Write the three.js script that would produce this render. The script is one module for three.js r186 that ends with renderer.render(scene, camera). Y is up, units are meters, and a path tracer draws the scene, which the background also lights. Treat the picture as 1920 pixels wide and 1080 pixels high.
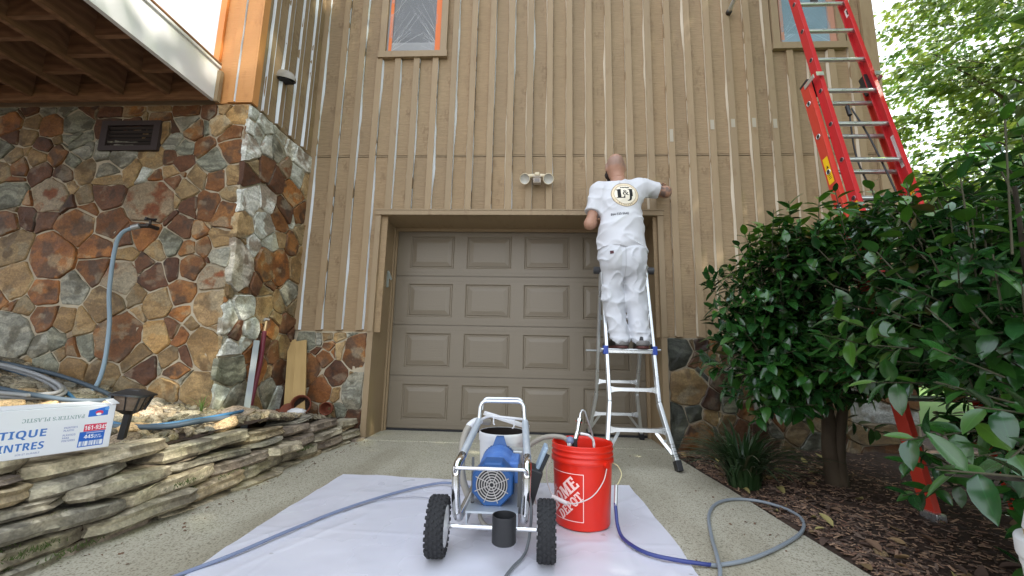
import * as THREE from 'three';
import { mergeGeometries, mergeVertices, toCreasedNormals } from 'three/addons/utils/BufferGeometryUtils.js';
import { RoundedBoxGeometry } from 'three/addons/geometries/RoundedBoxGeometry.js';

// ---------------------------------------------------------------- camera, sky, sun, exposure
const scene = new THREE.Scene();
const camera = new THREE.PerspectiveCamera(69.4, 16 / 9, 0.05, 400);
camera.rotation.order = 'YXZ';
camera.position.set(1.5487, 0.7934, 3.9276);
camera.rotation.set(0.15803, 0.05624, 0.02147);
const renderer = new THREE.WebGLRenderer({ antialias: true });
renderer.setSize(1024, 576);
renderer.toneMapping = THREE.LinearToneMapping;
renderer.toneMappingExposure = 2.4;
renderer.shadowMap.enabled = true;
{ // bright hazy summer sky
  const W = 256, H = 128, d = new Float32Array(W * H * 4);
  for (let y = 0; y < H; y++) for (let x = 0; x < W; x++) {
    const e = ((y + 0.5) / H - 0.5) * Math.PI, s = Math.sin(e), t = Math.max(0, s);
    const k = 1.0 - 0.28 * t, i = (y * W + x) * 4;
    if (s > 0) { d[i] = 1.12 * k - 0.10 * t; d[i + 1] = 1.16 * k - 0.03 * t; d[i + 2] = 1.2 * k + 0.1 * t; } else { d[i] = 0.3; d[i + 1] = 0.3; d[i + 2] = 0.26; }
    d[i + 3] = 1;
  }
  const t = new THREE.DataTexture(d, W, H, THREE.RGBAFormat, THREE.FloatType);
  t.mapping = THREE.EquirectangularReflectionMapping; t.magFilter = THREE.LinearFilter; t.minFilter = THREE.LinearFilter; t.needsUpdate = true;
  scene.background = t; scene.environment = t;
}
const SUN = new THREE.Vector3(0.72, 0.8, 0.3).normalize();
const sun = new THREE.DirectionalLight(new THREE.Color(1, 0.93, 0.82), 4);
sun.position.copy(SUN).multiplyScalar(30); sun.target.position.set(0, 0, 0);
sun.castShadow = true; sun.shadow.mapSize.set(4096, 4096); sun.shadow.radius = 1;
Object.assign(sun.shadow.camera, { left: -16, right: 16, top: 16, bottom: -16, near: 1, far: 70 });
scene.add(sun, sun.target);

// ---------------------------------------------------------------- helpers
const V = (x, y, z) => new THREE.Vector3(x, y, z), PI = Math.PI;
function rng(seed) { let s = seed | 0; return () => { s = (s + 0x6d2b79f5) | 0; let t = Math.imul(s ^ (s >>> 15), 1 | s); t = (t + Math.imul(t ^ (t >>> 7), 61 | t)) ^ t; return ((t ^ (t >>> 14)) >>> 0) / 4294967296; }; }
const lerp = (a, b, t) => a + (b - a) * t, clamp = (x, a = 0, b = 1) => Math.min(b, Math.max(a, x)), sstep = (a, b, x) => { const t = clamp((x - a) / (b - a)); return t * t * (3 - 2 * t); };
const h3 = (x, y, z) => { let n = Math.imul(x | 0, 374761393) ^ Math.imul(y | 0, 668265263) ^ Math.imul(z | 0, 2147483647 - 1013904223); n = Math.imul(n ^ (n >>> 13), 1274126177); return ((n ^ (n >>> 16)) >>> 0) / 4294967296; };
function n3(x, y, z) { // value noise, -1 to 1
  const X = Math.floor(x), Y = Math.floor(y), Z = Math.floor(z); let u = x - X, v = y - Y, w = z - Z; u = u * u * (3 - 2 * u); v = v * v * (3 - 2 * v); w = w * w * (3 - 2 * w);
  const a = lerp(lerp(h3(X, Y, Z), h3(X + 1, Y, Z), u), lerp(h3(X, Y + 1, Z), h3(X + 1, Y + 1, Z), u), v), b = lerp(lerp(h3(X, Y, Z + 1), h3(X + 1, Y, Z + 1), u), lerp(h3(X, Y + 1, Z + 1), h3(X + 1, Y + 1, Z + 1), u), v);
  return lerp(a, b, w) * 2 - 1;
}
const f3 = (x, y, z, o = 3) => { let s = 0, a = 0.5, f = 1; for (let i = 0; i < o; i++) { s += a * n3(x * f, y * f, z * f + i * 17); a *= 0.5; f *= 2; } return s; };
// tileable noise: u, v in 0..1, p lattice cells across
function tn(u, v, p, q, seed) {
  const x = u * p, y = v * q, X = Math.floor(x), Y = Math.floor(y); let a = x - X, b = y - Y; a = a * a * (3 - 2 * a); b = b * b * (3 - 2 * b);
  const x0 = ((X % p) + p) % p, x1 = (x0 + 1) % p, y0 = ((Y % q) + q) % q, y1 = (y0 + 1) % q;
  return lerp(lerp(h3(x0, y0, seed), h3(x1, y0, seed), a), lerp(h3(x0, y1, seed), h3(x1, y1, seed), a), b);
}
const tf = (u, v, p, q, seed, o = 4) => { let s = 0, a = 0.5, t = 0; for (let i = 0; i < o; i++) { s += a * tn(u, v, p << i, q << i, seed + i * 31); t += a; a *= 0.5; } return s / t; };
function tex(w, h, fn, srgb = true) { // fn(u, v) -> [r, g, b] in 0..1
  const d = new Uint8Array(w * h * 4);
  for (let y = 0; y < h; y++) for (let x = 0; x < w; x++) { const c = fn((x + 0.5) / w, (y + 0.5) / h), i = (y * w + x) * 4; d[i] = clamp(c[0]) * 255; d[i + 1] = clamp(c[1]) * 255; d[i + 2] = clamp(c[2]) * 255; d[i + 3] = 255; }
  const t = new THREE.DataTexture(d, w, h); t.wrapS = t.wrapT = THREE.RepeatWrapping; t.magFilter = THREE.LinearFilter; t.minFilter = THREE.LinearMipmapLinearFilter; t.generateMipmaps = true;
  if (srgb) t.colorSpace = THREE.SRGBColorSpace; t.needsUpdate = true; return t;
}
const grey = (w, h, fn) => tex(w, h, (u, v) => { const g = fn(u, v); return [g, g, g]; }, false);
function canvasTex(w, h, draw) {
  const c = document.createElement('canvas'); c.width = w; c.height = h; draw(c.getContext('2d'), w, h);
  const t = new THREE.CanvasTexture(c); t.colorSpace = THREE.SRGBColorSpace; t.anisotropy = 8; return t;
}
const mixc = (a, b, t) => [lerp(a[0], b[0], t), lerp(a[1], b[1], t), lerp(a[2], b[2], t)];
const mat = (rgb, roughness = 0.7, o = {}) => { const { phys, ...rest } = o, m = new (phys ? THREE.MeshPhysicalMaterial : THREE.MeshStandardMaterial)({ roughness, ...rest }); m.color.setRGB(...rgb); return m; };
const names = new Map();
function numbered(n) { const k = names.get(n) ?? 0; names.set(n, k + 1); return k ? n + '_' + String(k).padStart(3, '0') : n; }
function shade(o) { o.castShadow = true; o.receiveShadow = true; return o; }
function tag(o, label, category, group) { o.userData = { label, category }; if (group) o.userData.group = group; return o; }
function thing(name, label, category, [x, y, z] = [0, 0, 0], group) { const g = new THREE.Group(); g.name = numbered(name); g.position.set(x, y, z); scene.add(g); return tag(g, label, category, group); }
function part(name, geo, material, parent, label) {
  if (Array.isArray(geo)) geo = join(geo);
  const m = shade(new THREE.Mesh(geo, material)); m.name = parent === scene ? numbered(name) : name; parent.add(m); if (label) m.userData.label = label; return m;
}
function single(name, geo, material, label, category, pos = [0, 0, 0], group) { const m = part(name, geo, material, scene); m.position.set(...pos); return tag(m, label, category, group); }
function struct(name, geo, material) { const m = part(name, geo, material, scene); m.userData.kind = 'structure'; return m; }
function join(list) { // merges geometries of any kind
  list = list.map((g) => { const q = g.index ? g.toNonIndexed() : g; for (const k of Object.keys(q.attributes)) if (!['position', 'normal', 'uv'].includes(k)) q.deleteAttribute(k); if (!q.attributes.uv) q.setAttribute('uv', new THREE.BufferAttribute(new Float32Array(q.attributes.position.count * 2), 2)); if (!q.attributes.normal) q.computeVertexNormals(); return q; });
  return list.length === 1 ? list[0] : mergeGeometries(list);
}
function uvTri(g, ox = 0, oy = 0) { // uv in metres by the side each triangle faces
  if (g.index) g = g.toNonIndexed();
  const p = g.attributes.position, uv = new Float32Array(p.count * 2), a = V(), b = V(), c = V();
  for (let i = 0; i < p.count; i += 3) {
    a.fromBufferAttribute(p, i); b.fromBufferAttribute(p, i + 1); c.fromBufferAttribute(p, i + 2);
    const n = b.clone().sub(a).cross(c.clone().sub(a)), ax = Math.abs(n.x), ay = Math.abs(n.y), az = Math.abs(n.z);
    [a, b, c].forEach((q, k) => { const [u, v] = az >= ax && az >= ay ? [q.x, q.y] : ax >= ay ? [q.z, q.y] : [q.x, q.z]; uv[(i + k) * 2] = u + ox; uv[(i + k) * 2 + 1] = v + oy; });
  }
  g.setAttribute('uv', new THREE.BufferAttribute(uv, 2)); return g;
}
function box(x0, x1, y0, y1, z0, z1, ox = 0, oy = 0, bevel = 0) { // axis box given by its bounds, uv in metres
  const g = bevel ? new RoundedBoxGeometry(x1 - x0, y1 - y0, z1 - z0, 1, bevel) : new THREE.BoxGeometry(x1 - x0, y1 - y0, z1 - z0);
  g.translate((x0 + x1) / 2, (y0 + y1) / 2, (z0 + z1) / 2); return uvTri(g, ox, oy);
}
function beam(a, b, w, h, up = V(0, 1, 0), bevel = 0) { // a box from a to b, w across, h along 'up'
  a = a.isVector3 ? a : V(...a); b = b.isVector3 ? b : V(...b);
  const L = a.distanceTo(b), y = b.clone().sub(a).normalize(), x = up.clone().cross(y).normalize(), z = x.clone().cross(y).normalize();
  const g = uvTri(bevel ? new RoundedBoxGeometry(w, L, h, 1, bevel) : new THREE.BoxGeometry(w, L, h));
  return g.applyMatrix4(new THREE.Matrix4().makeBasis(x, y, z).setPosition(a.clone().add(b).multiplyScalar(0.5)));
}
function rod(a, b, r, r2 = r, seg = 12) { a = V(...a); b = V(...b); const g = new THREE.CylinderGeometry(r2, r, a.distanceTo(b), seg); g.applyQuaternion(new THREE.Quaternion().setFromUnitVectors(V(0, 1, 0), b.clone().sub(a).normalize())); const c = a.add(b).multiplyScalar(0.5); return g.translate(c.x, c.y, c.z); }
function tube(pts, r, seg = 40, radial = 8, tension = 0.5, closed = false) {
  const curve = new THREE.CatmullRomCurve3(pts.map((p) => V(...p)), closed, 'catmullrom', tension), g = new THREE.TubeGeometry(curve, seg, r, radial, closed);
  if (closed) return g;
  const caps = [0, 1].map((t) => { const c = new THREE.SphereGeometry(r, radial, 5), q = curve.getPointAt(t); return c.translate(q.x, q.y, q.z); });
  return join([g, ...caps]);
}
function bent(pts, r, bend = 0.04, radial = 10) { // metal tube: straight runs with rounded bends
  const path = new THREE.CurvePath(), P = pts.map((p) => V(...p)); let from = P[0];
  for (let i = 1; i < P.length - 1; i++) { const d0 = P[i].distanceTo(P[i - 1]), d1 = P[i].distanceTo(P[i + 1]), k = Math.min(bend, d0 * 0.45, d1 * 0.45), a = P[i].clone().lerp(P[i - 1], k / d0), b = P[i].clone().lerp(P[i + 1], k / d1); path.add(new THREE.LineCurve3(from, a)); path.add(new THREE.QuadraticBezierCurve3(a, P[i], b)); from = b; }
  path.add(new THREE.LineCurve3(from, P[P.length - 1]));
  const out = []; for (const c of path.curves) { const n = c.isLineCurve3 ? 1 : 8; for (let j = 0; j < n; j++) out.push(c.getPoint(j / n)); } out.push(P[P.length - 1]);
  const fr = new THREE.CurvePath(); for (let i = 0; i < out.length - 1; i++) if (out[i].distanceTo(out[i + 1]) > 1e-5) fr.add(new THREE.LineCurve3(out[i], out[i + 1]));
  // sweep by hand so that every listed point is a ring
  const pos = [], idx = []; let nrm = null; const ring = fr.curves.map((c) => c.v1).concat([fr.curves[fr.curves.length - 1].v2]);
  ring.forEach((p, i) => {
    const t = ring[Math.min(i + 1, ring.length - 1)].clone().sub(ring[Math.max(i - 1, 0)]).normalize();
    if (!nrm) nrm = Math.abs(t.y) < 0.9 ? V(0, 1, 0) : V(1, 0, 0);
    nrm = nrm.clone().sub(t.clone().multiplyScalar(nrm.dot(t))).normalize(); const bi = t.clone().cross(nrm);
    for (let k = 0; k < radial; k++) { const a = (k / radial) * 2 * PI; pos.push(...p.clone().addScaledVector(nrm, r * Math.cos(a)).addScaledVector(bi, r * Math.sin(a)).toArray()); }
    if (i) for (let k = 0; k < radial; k++) { const a = (i - 1) * radial + k, b = (i - 1) * radial + ((k + 1) % radial); idx.push(a, b, a + radial, b, b + radial, a + radial); }
  });
  for (const [o, f] of [[0, 1], [(ring.length - 1) * radial, 0]]) for (let k = 1; k < radial - 1; k++) f ? idx.push(o, o + k + 1, o + k) : idx.push(o, o + k, o + k + 1);
  const g = new THREE.BufferGeometry(); g.setAttribute('position', new THREE.Float32BufferAttribute(pos, 3)); g.setIndex(idx); g.computeVertexNormals(); return g;
}
const lathe = (pts, seg = 32) => new THREE.LatheGeometry(pts.map((p) => new THREE.Vector2(...p)), seg);
function ringFan(rings, closeTop = true) { // rings: equal-length lists of [x, y, z]; joined in order; the last one is closed by a fan
  const n = rings[0].length, pos = rings.flat(2), idx = [];
  for (let r = 0; r < rings.length - 1; r++) for (let k = 0; k < n; k++) { const a = r * n + k, b = r * n + ((k + 1) % n); idx.push(a, b, a + n, b, b + n, a + n); }
  if (closeTop) { const L = rings[rings.length - 1], c = [0, 1, 2].map((j) => L.reduce((s, p) => s + p[j], 0) / n), o = (rings.length - 1) * n; pos.push(...c); for (let k = 0; k < n; k++) idx.push(o + k, o + ((k + 1) % n), pos.length / 3 - 1); }
  const g = new THREE.BufferGeometry(); g.setAttribute('position', new THREE.Float32BufferAttribute(pos, 3)); g.setIndex(idx); g.computeVertexNormals(); return g;
}
function instances(name, geo, material, matrices, parent, colors) { const m = shade(new THREE.InstancedMesh(geo, material, matrices.length)); matrices.forEach((q, i) => m.setMatrixAt(i, q)); if (colors) matrices.forEach((_, i) => m.setColorAt(i, colors[i % colors.length])); m.name = name; m.userData.kind = 'stuff'; parent.add(m); return m; }
const Q = new THREE.Quaternion(), xform = (p, e, s) => new THREE.Matrix4().compose(p, new THREE.Quaternion().setFromEuler(new THREE.Euler(...e, 'YXZ')), typeof s === 'number' ? V(s, s, s) : s);

// ---------------------------------------------------------------- materials
const sidingMap = tex(768, 768, (u, v) => {
  const b = tf(u, v, 3, 4, 1, 4), st = tf(u, v, 8, 40, 7, 3), fine = tf(u, v, 24, 256, 9, 2), dirt = sstep(0.56, 0.78, tf(u, v, 9, 5, 21, 5)) * sstep(0.4, 0.7, tf(u, v, 50, 30, 22, 2));
  let c = mixc([0.583, 0.493, 0.372], [0.635, 0.542, 0.415], b); const k = 0.94 + 0.05 * st + 0.12 * (fine - 0.5); c = c.map((x) => x * k); return mixc(c, [0.42, 0.33, 0.23], dirt * 0.36);
});
const sidingBump = grey(512, 1024, (u, v) => 0.35 * tf(u, v, 6, 160, 3, 2) + 0.45 * tf(u, v, 14, 256, 4, 2) + 0.2 * tf(u, v, 80, 200, 5, 2));
const M = {};
for (const [k, t] of [['siding', [1, 1, 1]], ['siding2', [0.94, 0.94, 0.95]], ['siding3', [1.04, 1.02, 1]]]) { M[k] = mat(t, 0.75, { map: sidingMap, bumpMap: sidingBump, bumpScale: 0.004 }); }
const battenMap = tex(256, 512, (u, v) => { const g = tf(u, v, 40, 4, 2, 3), b = tf(u, v, 4, 5, 5, 3), d = sstep(0.66, 0.85, tf(u, v, 14, 6, 8, 4)); return mixc(mixc([0.59, 0.503, 0.385], [0.636, 0.547, 0.425], 0.35 * g + 0.65 * b), [0.53, 0.43, 0.32], d * 0.4); });
M.batten = mat([1, 1, 1], 0.65, { map: battenMap, bumpMap: grey(256, 256, (u, v) => tf(u, v, 60, 5, 12, 2)), bumpScale: 0.0015 });
M.batten2 = mat([0.93, 0.94, 0.95], 0.65, { map: battenMap });
M.trim = mat([0.95, 0.96, 0.97], 0.6, { map: battenMap });
M.sunboard = mat([1.9, 1.22, 0.68], 0.7, { map: battenMap, bumpMap: sidingBump, bumpScale: 0.003 });  // siding map with warm sunlight put into the tint
M.fillerPatch = mat([0.42, 0.365, 0.28], 0.55); M.caulkWhite = mat([0.72, 0.75, 0.78], 0.4); M.caulkCream = mat([0.62, 0.53, 0.40], 0.45);
M.door = mat([0.205, 0.168, 0.12], 0.42, { bumpMap: grey(512, 512, (u, v) => 0.6 * tf(u, v, 4, 200, 41, 2) + 0.4 * tf(u, v, 100, 100, 42, 2)), bumpScale: 0.0012 });
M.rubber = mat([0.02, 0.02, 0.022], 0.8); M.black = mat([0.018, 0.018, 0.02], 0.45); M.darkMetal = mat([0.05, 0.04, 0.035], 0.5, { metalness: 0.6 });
M.alu = mat([0.72, 0.74, 0.75], 0.38, { metalness: 0.85, roughnessMap: grey(128, 128, (u, v) => 0.7 + 0.5 * (tf(u, v, 8, 8, 3, 3) - 0.3)) });
M.chrome = mat([0.8, 0.8, 0.8], 0.14, { metalness: 1 }); M.satin = mat([0.6, 0.65, 0.7], 0.5, { metalness: 0.75 }); M.steel = mat([0.5, 0.52, 0.52], 0.42, { metalness: 0.7 });
M.white = mat([0.78, 0.78, 0.78], 0.5); M.whitePlastic = mat([0.74, 0.74, 0.75], 0.4);
// stones
const stoneBump = grey(512, 512, (u, v) => 0.55 * tf(u, v, 5, 7, 60, 5) + 0.25 * tf(u, v, 6, 40, 61, 3) + 0.2 * tf(u, v, 60, 60, 62, 2));
const mottled = (a, b, c, seed, streak = 0) => tex(512, 512, (u, v) => { const n = tf(u, v, 4, 5, seed, 5), m = tf(u, v, 9, 9, seed + 5, 4), s = tf(u + 0.1 * n, v + 0.12 * m, 5, 46, seed + 9, 3), f = tf(u, v, 90, 90, seed + 12, 2); let q = mixc(a, b, sstep(0.3, 0.68, lerp(n, s, streak))); q = mixc(q, c, sstep(0.54, 0.72, m)); q = mixc(q, [0.60, 0.57, 0.49], sstep(0.57, 0.68, tf(u, v, 7, 8, seed + 20, 5)) * 0.55); const g = tf(u, v, 230, 230, seed + 41, 1); return q.map((x) => x * (0.70 + 0.26 * f + 0.18 * s + 0.18 * g)); });
const rustTex = mottled([0.45, 0.285, 0.15], [0.60, 0.41, 0.22], [0.36, 0.26, 0.18], 100), darkTex = mottled([0.34, 0.22, 0.14], [0.45, 0.30, 0.19], [0.28, 0.21, 0.16], 130), greyTex = mottled([0.46, 0.45, 0.40], [0.62, 0.61, 0.55], [0.38, 0.36, 0.30], 160, 0.6), tanTex = mottled([0.56, 0.46, 0.32], [0.66, 0.57, 0.42], [0.46, 0.38, 0.27], 190, 0.3), mixTex = mottled([0.56, 0.50, 0.41], [0.60, 0.53, 0.43], [0.48, 0.27, 0.15], 220), paleTex = mottled([0.74, 0.74, 0.70], [0.88, 0.88, 0.85], [0.58, 0.53, 0.47], 250, 0.5);
const st = (map, tints) => tints.map((t) => mat(t, 0.72, { map, bumpMap: stoneBump, bumpScale: 0.009 }));
const STONE = {
  r: st(rustTex, [[1, 1, 1], [0.8, 0.78, 0.78], [1.15, 1.05, 0.95]]), d: st(darkTex, [[1, 1, 1], [0.75, 0.7, 0.72]]), g: st(greyTex, [[1, 1, 1], [0.75, 0.77, 0.72]]), o: st(tanTex, [[0.72, 0.68, 0.62], [0.86, 0.78, 0.66]]),
  t: st(tanTex, [[1.15, 1.1, 1.05], [1, 0.95, 0.9]]), m: st(mixTex, [[1, 1, 1], [0.85, 0.8, 0.75]]), y: st(tanTex, [[1.2, 1, 0.72]]), w: st(paleTex, [[1, 1, 1], [0.8, 0.82, 0.8]]), p: st(paleTex, [[0.75, 0.68, 0.62]]), k: st(greyTex, [[0.42, 0.46, 0.46]]),
};
M.mortar = mat([1, 1, 1], 0.9, { map: tex(256, 256, (u, v) => { const n = tf(u, v, 6, 6, 31, 5); return mixc([0.64, 0.59, 0.50], [0.78, 0.73, 0.64], n); }), bumpMap: grey(256, 256, (u, v) => tf(u, v, 12, 12, 33, 5)), bumpScale: 0.012 });
const woodTex = (a, b, seed) => tex(512, 512, (u, v) => { const w = tf(u, v, 4, 2, seed, 3), g = 0.5 + 0.5 * Math.sin((v * 14 + w * 3.0) * 2 * PI), f = tf(u, v, 6, 200, seed + 3, 2); return mixc(a, b, 0.45 * g + 0.55 * f); });
M.deck = mat([1, 1, 1], 0.75, { map: woodTex([0.43, 0.31, 0.22], [0.60, 0.45, 0.33], 300) }); M.beamWood = mat([1, 1, 1], 0.7, { map: woodTex([0.50, 0.36, 0.25], [0.68, 0.51, 0.37], 310) });
M.plank = mat([1, 1, 1], 0.75, { map: tex(256, 512, (u, v) => mixc([0.62, 0.50, 0.31], [0.80, 0.68, 0.46], 0.6 * tf(u, v, 26, 3, 320, 3) + 0.4 * tf(u, v, 4, 4, 321, 3))) });
const SEED_LEFT = '-2.90 2.75g1;-2.68 2.74d1;-2.52 2.74g1;-2.37 2.74g1;-2.16 2.76d1;-1.96 2.73d1;-1.77 2.74r1;-1.55 2.76t1;-1.30 2.74r2;-1.12 2.73d1;-0.99 2.75t1;-0.89 2.68y1;-2.85 2.60r2;-2.63 2.61o1;-2.46 2.58r2;-2.26 2.60g2;-1.95 2.56d1;-1.75 2.56d1;-1.55 2.63r1;-1.29 2.61g1;-2.80 2.48d1;-2.65 2.49o1;-2.50 2.41d1;-2.25 2.48g1;-2.20 2.43g1;-1.53 2.51o2;-1.39 2.42g1;-1.22 2.53r1;-1.00 2.57t1;-0.92 2.48r1;-0.89 2.36r2;-2.84 2.39g1;-2.74 2.30o1;-2.54 2.31o1;-2.35 2.32r1;-2.16 2.35g1;-2.21 2.27g1;-1.95 2.35g1;-1.80 2.32g2;-1.54 2.29o2;-1.39 2.30d1;-1.29 2.36g1;-1.28 2.25d1;-1.11 2.37r1;-1.02 2.27g2;-2.68 2.23r1;-2.80 2.19o1;-2.47 2.17d1;-2.27 2.16d1;-2.11 2.19o1;-1.90 2.19g1;-1.67 2.20o1;-1.37 2.17t1;-1.49 2.13r1;-1.34 2.09d1;-1.14 2.13o1;-0.97 2.11r1;-0.85 2.13o1;-1.57 2.17w1;-2.69 1.98g2;-2.35 1.97m3;-1.88 2.09o1;-1.88 1.98d2;-2.03 1.94o1;-2.01 1.88r1;-1.48 1.93m4;-1.21 2.04o1;-1.02 1.88r2;-0.86 1.83r2;-0.83 1.98o1;-1.13 1.87d1;-2.67 1.73r2;-2.52 1.80d1;-2.35 1.81d1;-2.08 1.72r3;-1.80 1.72r2;-1.20 1.70d2;-1.08 1.69r1;-2.58 1.53o3;-2.24 1.48r4;-1.65 1.61d1;-1.50 1.66r2;-1.37 1.54o1;-1.26 1.60g2;-1.86 1.54r2;-1.63 1.50o1;-1.14 1.56r1;-1.00 1.56r1;-0.89 1.61o1;-0.87 1.49g1;-2.51 1.29t3;-1.85 1.38r2;-2.24 1.18r2;-2.00 1.22g1;-1.64 1.30m3;-1.46 1.40d1;-1.23 1.38d1;-1.08 1.39r2;-0.92 1.31m2;-1.38 1.31d2;-1.12 1.20r2;-0.89 1.09t3;-2.58 1.22r1;-1.72 1.11o3;-1.30 1.12o2;-1.48 1.19o1;-2.43 0.84g4;-2.22 0.99r2;-2.36 1.06o1;-2.01 0.96o1;-1.87 0.96o1;-2.07 0.83g1;-1.91 0.74r1;-1.10 1.05r1;-1.57 0.86r4;-1.26 0.87y2;-1.16 0.92d1;-1.08 0.88r1;-1.01 0.97o1;-0.89 0.81o3;-1.14 0.71o1;-1.01 0.75d1;-2.17 0.79g1;-1.39 0.71o2;-0.83 0.92t1;-2.00 0.70o1;-1.92 0.62o2;-1.64 0.59o1;-1.34 0.64d2;-1.09 0.64r1;-0.92 0.76d1;-1.14 0.45o2;-1.41 0.46o1;-0.92 0.47o2;-2.09 0.62g2;-2.30 0.57o2;-1.83 0.78g1;-2.42 0.73o1;-1.93 0.47o1;-1.66 0.38o1;-2.18 0.42o1;-1.00 0.32o1;-1.23 0.26o1;-1.48 0.25o1';
const SEED_RETURN = '-0.92 2.41w2;-0.91 2.14d1;-0.83 2.57w1;-0.69 2.52w1;-0.56 2.55g1;-0.66 2.34d1;-0.82 1.99w2;-0.62 2.04w1;-0.55 2.30d1;-0.62 1.84w2;-0.87 1.78t1;-0.85 1.43p4;-0.54 1.50r3;-0.34 1.52r3;-0.65 1.36d1;-0.74 1.13w1;-0.48 1.16t1;-0.41 1.96r2;-0.52 1.72w1;-0.36 2.05d2;-0.27 2.25r2;-0.52 2.74w1;-0.38 2.72w1;-0.23 2.67w1;-0.28 1.21o1;-0.89 1.00w1;-0.77 0.90d1;-0.66 0.92w1;-0.82 0.76w2;-0.60 0.76r1;-0.42 0.84d1;-0.38 0.95r1;-0.18 1.31g2;-0.13 1.04d1;-0.03 0.93d1;-0.14 0.83o1;-0.13 1.56o1;-0.19 1.79r1;-0.72 1.60w1;-0.92 2.71w1;-0.79 2.68w1;-0.92 2.56w1;-0.95 1.94w1;-0.14 2.10r1;-0.23 2.44w1;-0.07 1.92o1;-0.08 1.18o1;-0.81 0.64g3;-0.70 0.40g2;-0.49 0.64r2;-0.32 0.45g1;-0.51 0.33o1;-0.19 0.58d1;0.01 0.37d1;-0.86 0.49w1;-0.34 0.77d1;-0.69 0.85w1';
const SEED_BASE_LEFT = '-0.63 0.88g2;-0.54 0.76d1;-0.64 0.60r4;-0.46 0.70r2;-0.41 0.85r1;-0.34 0.79r1;-0.27 0.80t2;-0.12 0.77r4;-0.32 0.56d3;-0.50 0.57r1;-0.42 0.59g1;-0.46 0.44r3;-0.30 0.41o2;-0.11 0.42g4;-0.70 0.75g2;-0.58 0.45o1;-0.25 0.30g1;-0.82 0.92d1;-0.79 0.73d1;-0.80 0.55d1;-0.75 0.37d1;-0.66 0.31o1;-0.54 0.25r1;-0.38 0.26o1;-0.54 0.89g1;-0.43 0.92o1;-0.33 0.92o1;-0.21 0.56o1;-0.11 0.25d1';
const SEED_BASE_RIGHT = '2.82 0.86k4;2.81 0.54d2;2.80 0.26k3;2.96 0.92o1;3.05 0.93d1;2.98 0.77d1;3.14 0.73r2;3.06 0.65k1;3.23 0.59d2;3.33 0.66w1;2.93 0.53t4;3.13 0.43d2;2.96 0.31k2;3.11 0.30o1;3.23 0.94r1;3.41 0.95g1;3.54 0.95o1;3.37 0.54o1;3.28 0.40g1;3.02 0.15r2;3.28 0.22o1;3.39 0.16d2;3.53 0.15d2;3.46 0.31r1;3.57 0.33w1;3.64 0.18g1;3.65 0.41g1;3.88 0.37g1;4.06 0.37g1;4.07 0.27t1;3.87 0.16o2;3.98 0.07g2;3.76 -0.00o1;4.01 -0.11d2;4.42 0.34w2;4.42 0.18o2;4.33 -0.01t2;4.44 -0.06r3;4.36 -0.21o2;3.52 -0.06o1;3.23 0.01d1;3.63 0.05d1;3.73 0.26r1;3.31 0.79d1;3.50 0.79o1;3.70 0.87g1;3.91 0.94r1;3.68 0.63o1;3.88 0.59g1;4.10 0.74d1;4.08 0.56o1;4.31 0.88r1;4.29 0.60g1;4.26 0.33o1;4.52 0.89o1;4.49 0.61r1;3.79 -0.16g1;3.43 -0.17o1;4.19 0.06d1';// ---------------------------------------------------------------- the house
const house = thing('house', 'tan board and batten house on a rust and grey stone base with closed garage door', 'house');
const WALL_TOP = 5.7, XL = -0.78, XR = 4.9, OX0 = 0.01, OX1 = 2.71, OY1 = 2.135, BASE = 0.975, FRONT = 0.94, RTOP = 2.765, SEAM = 2.76;
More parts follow.
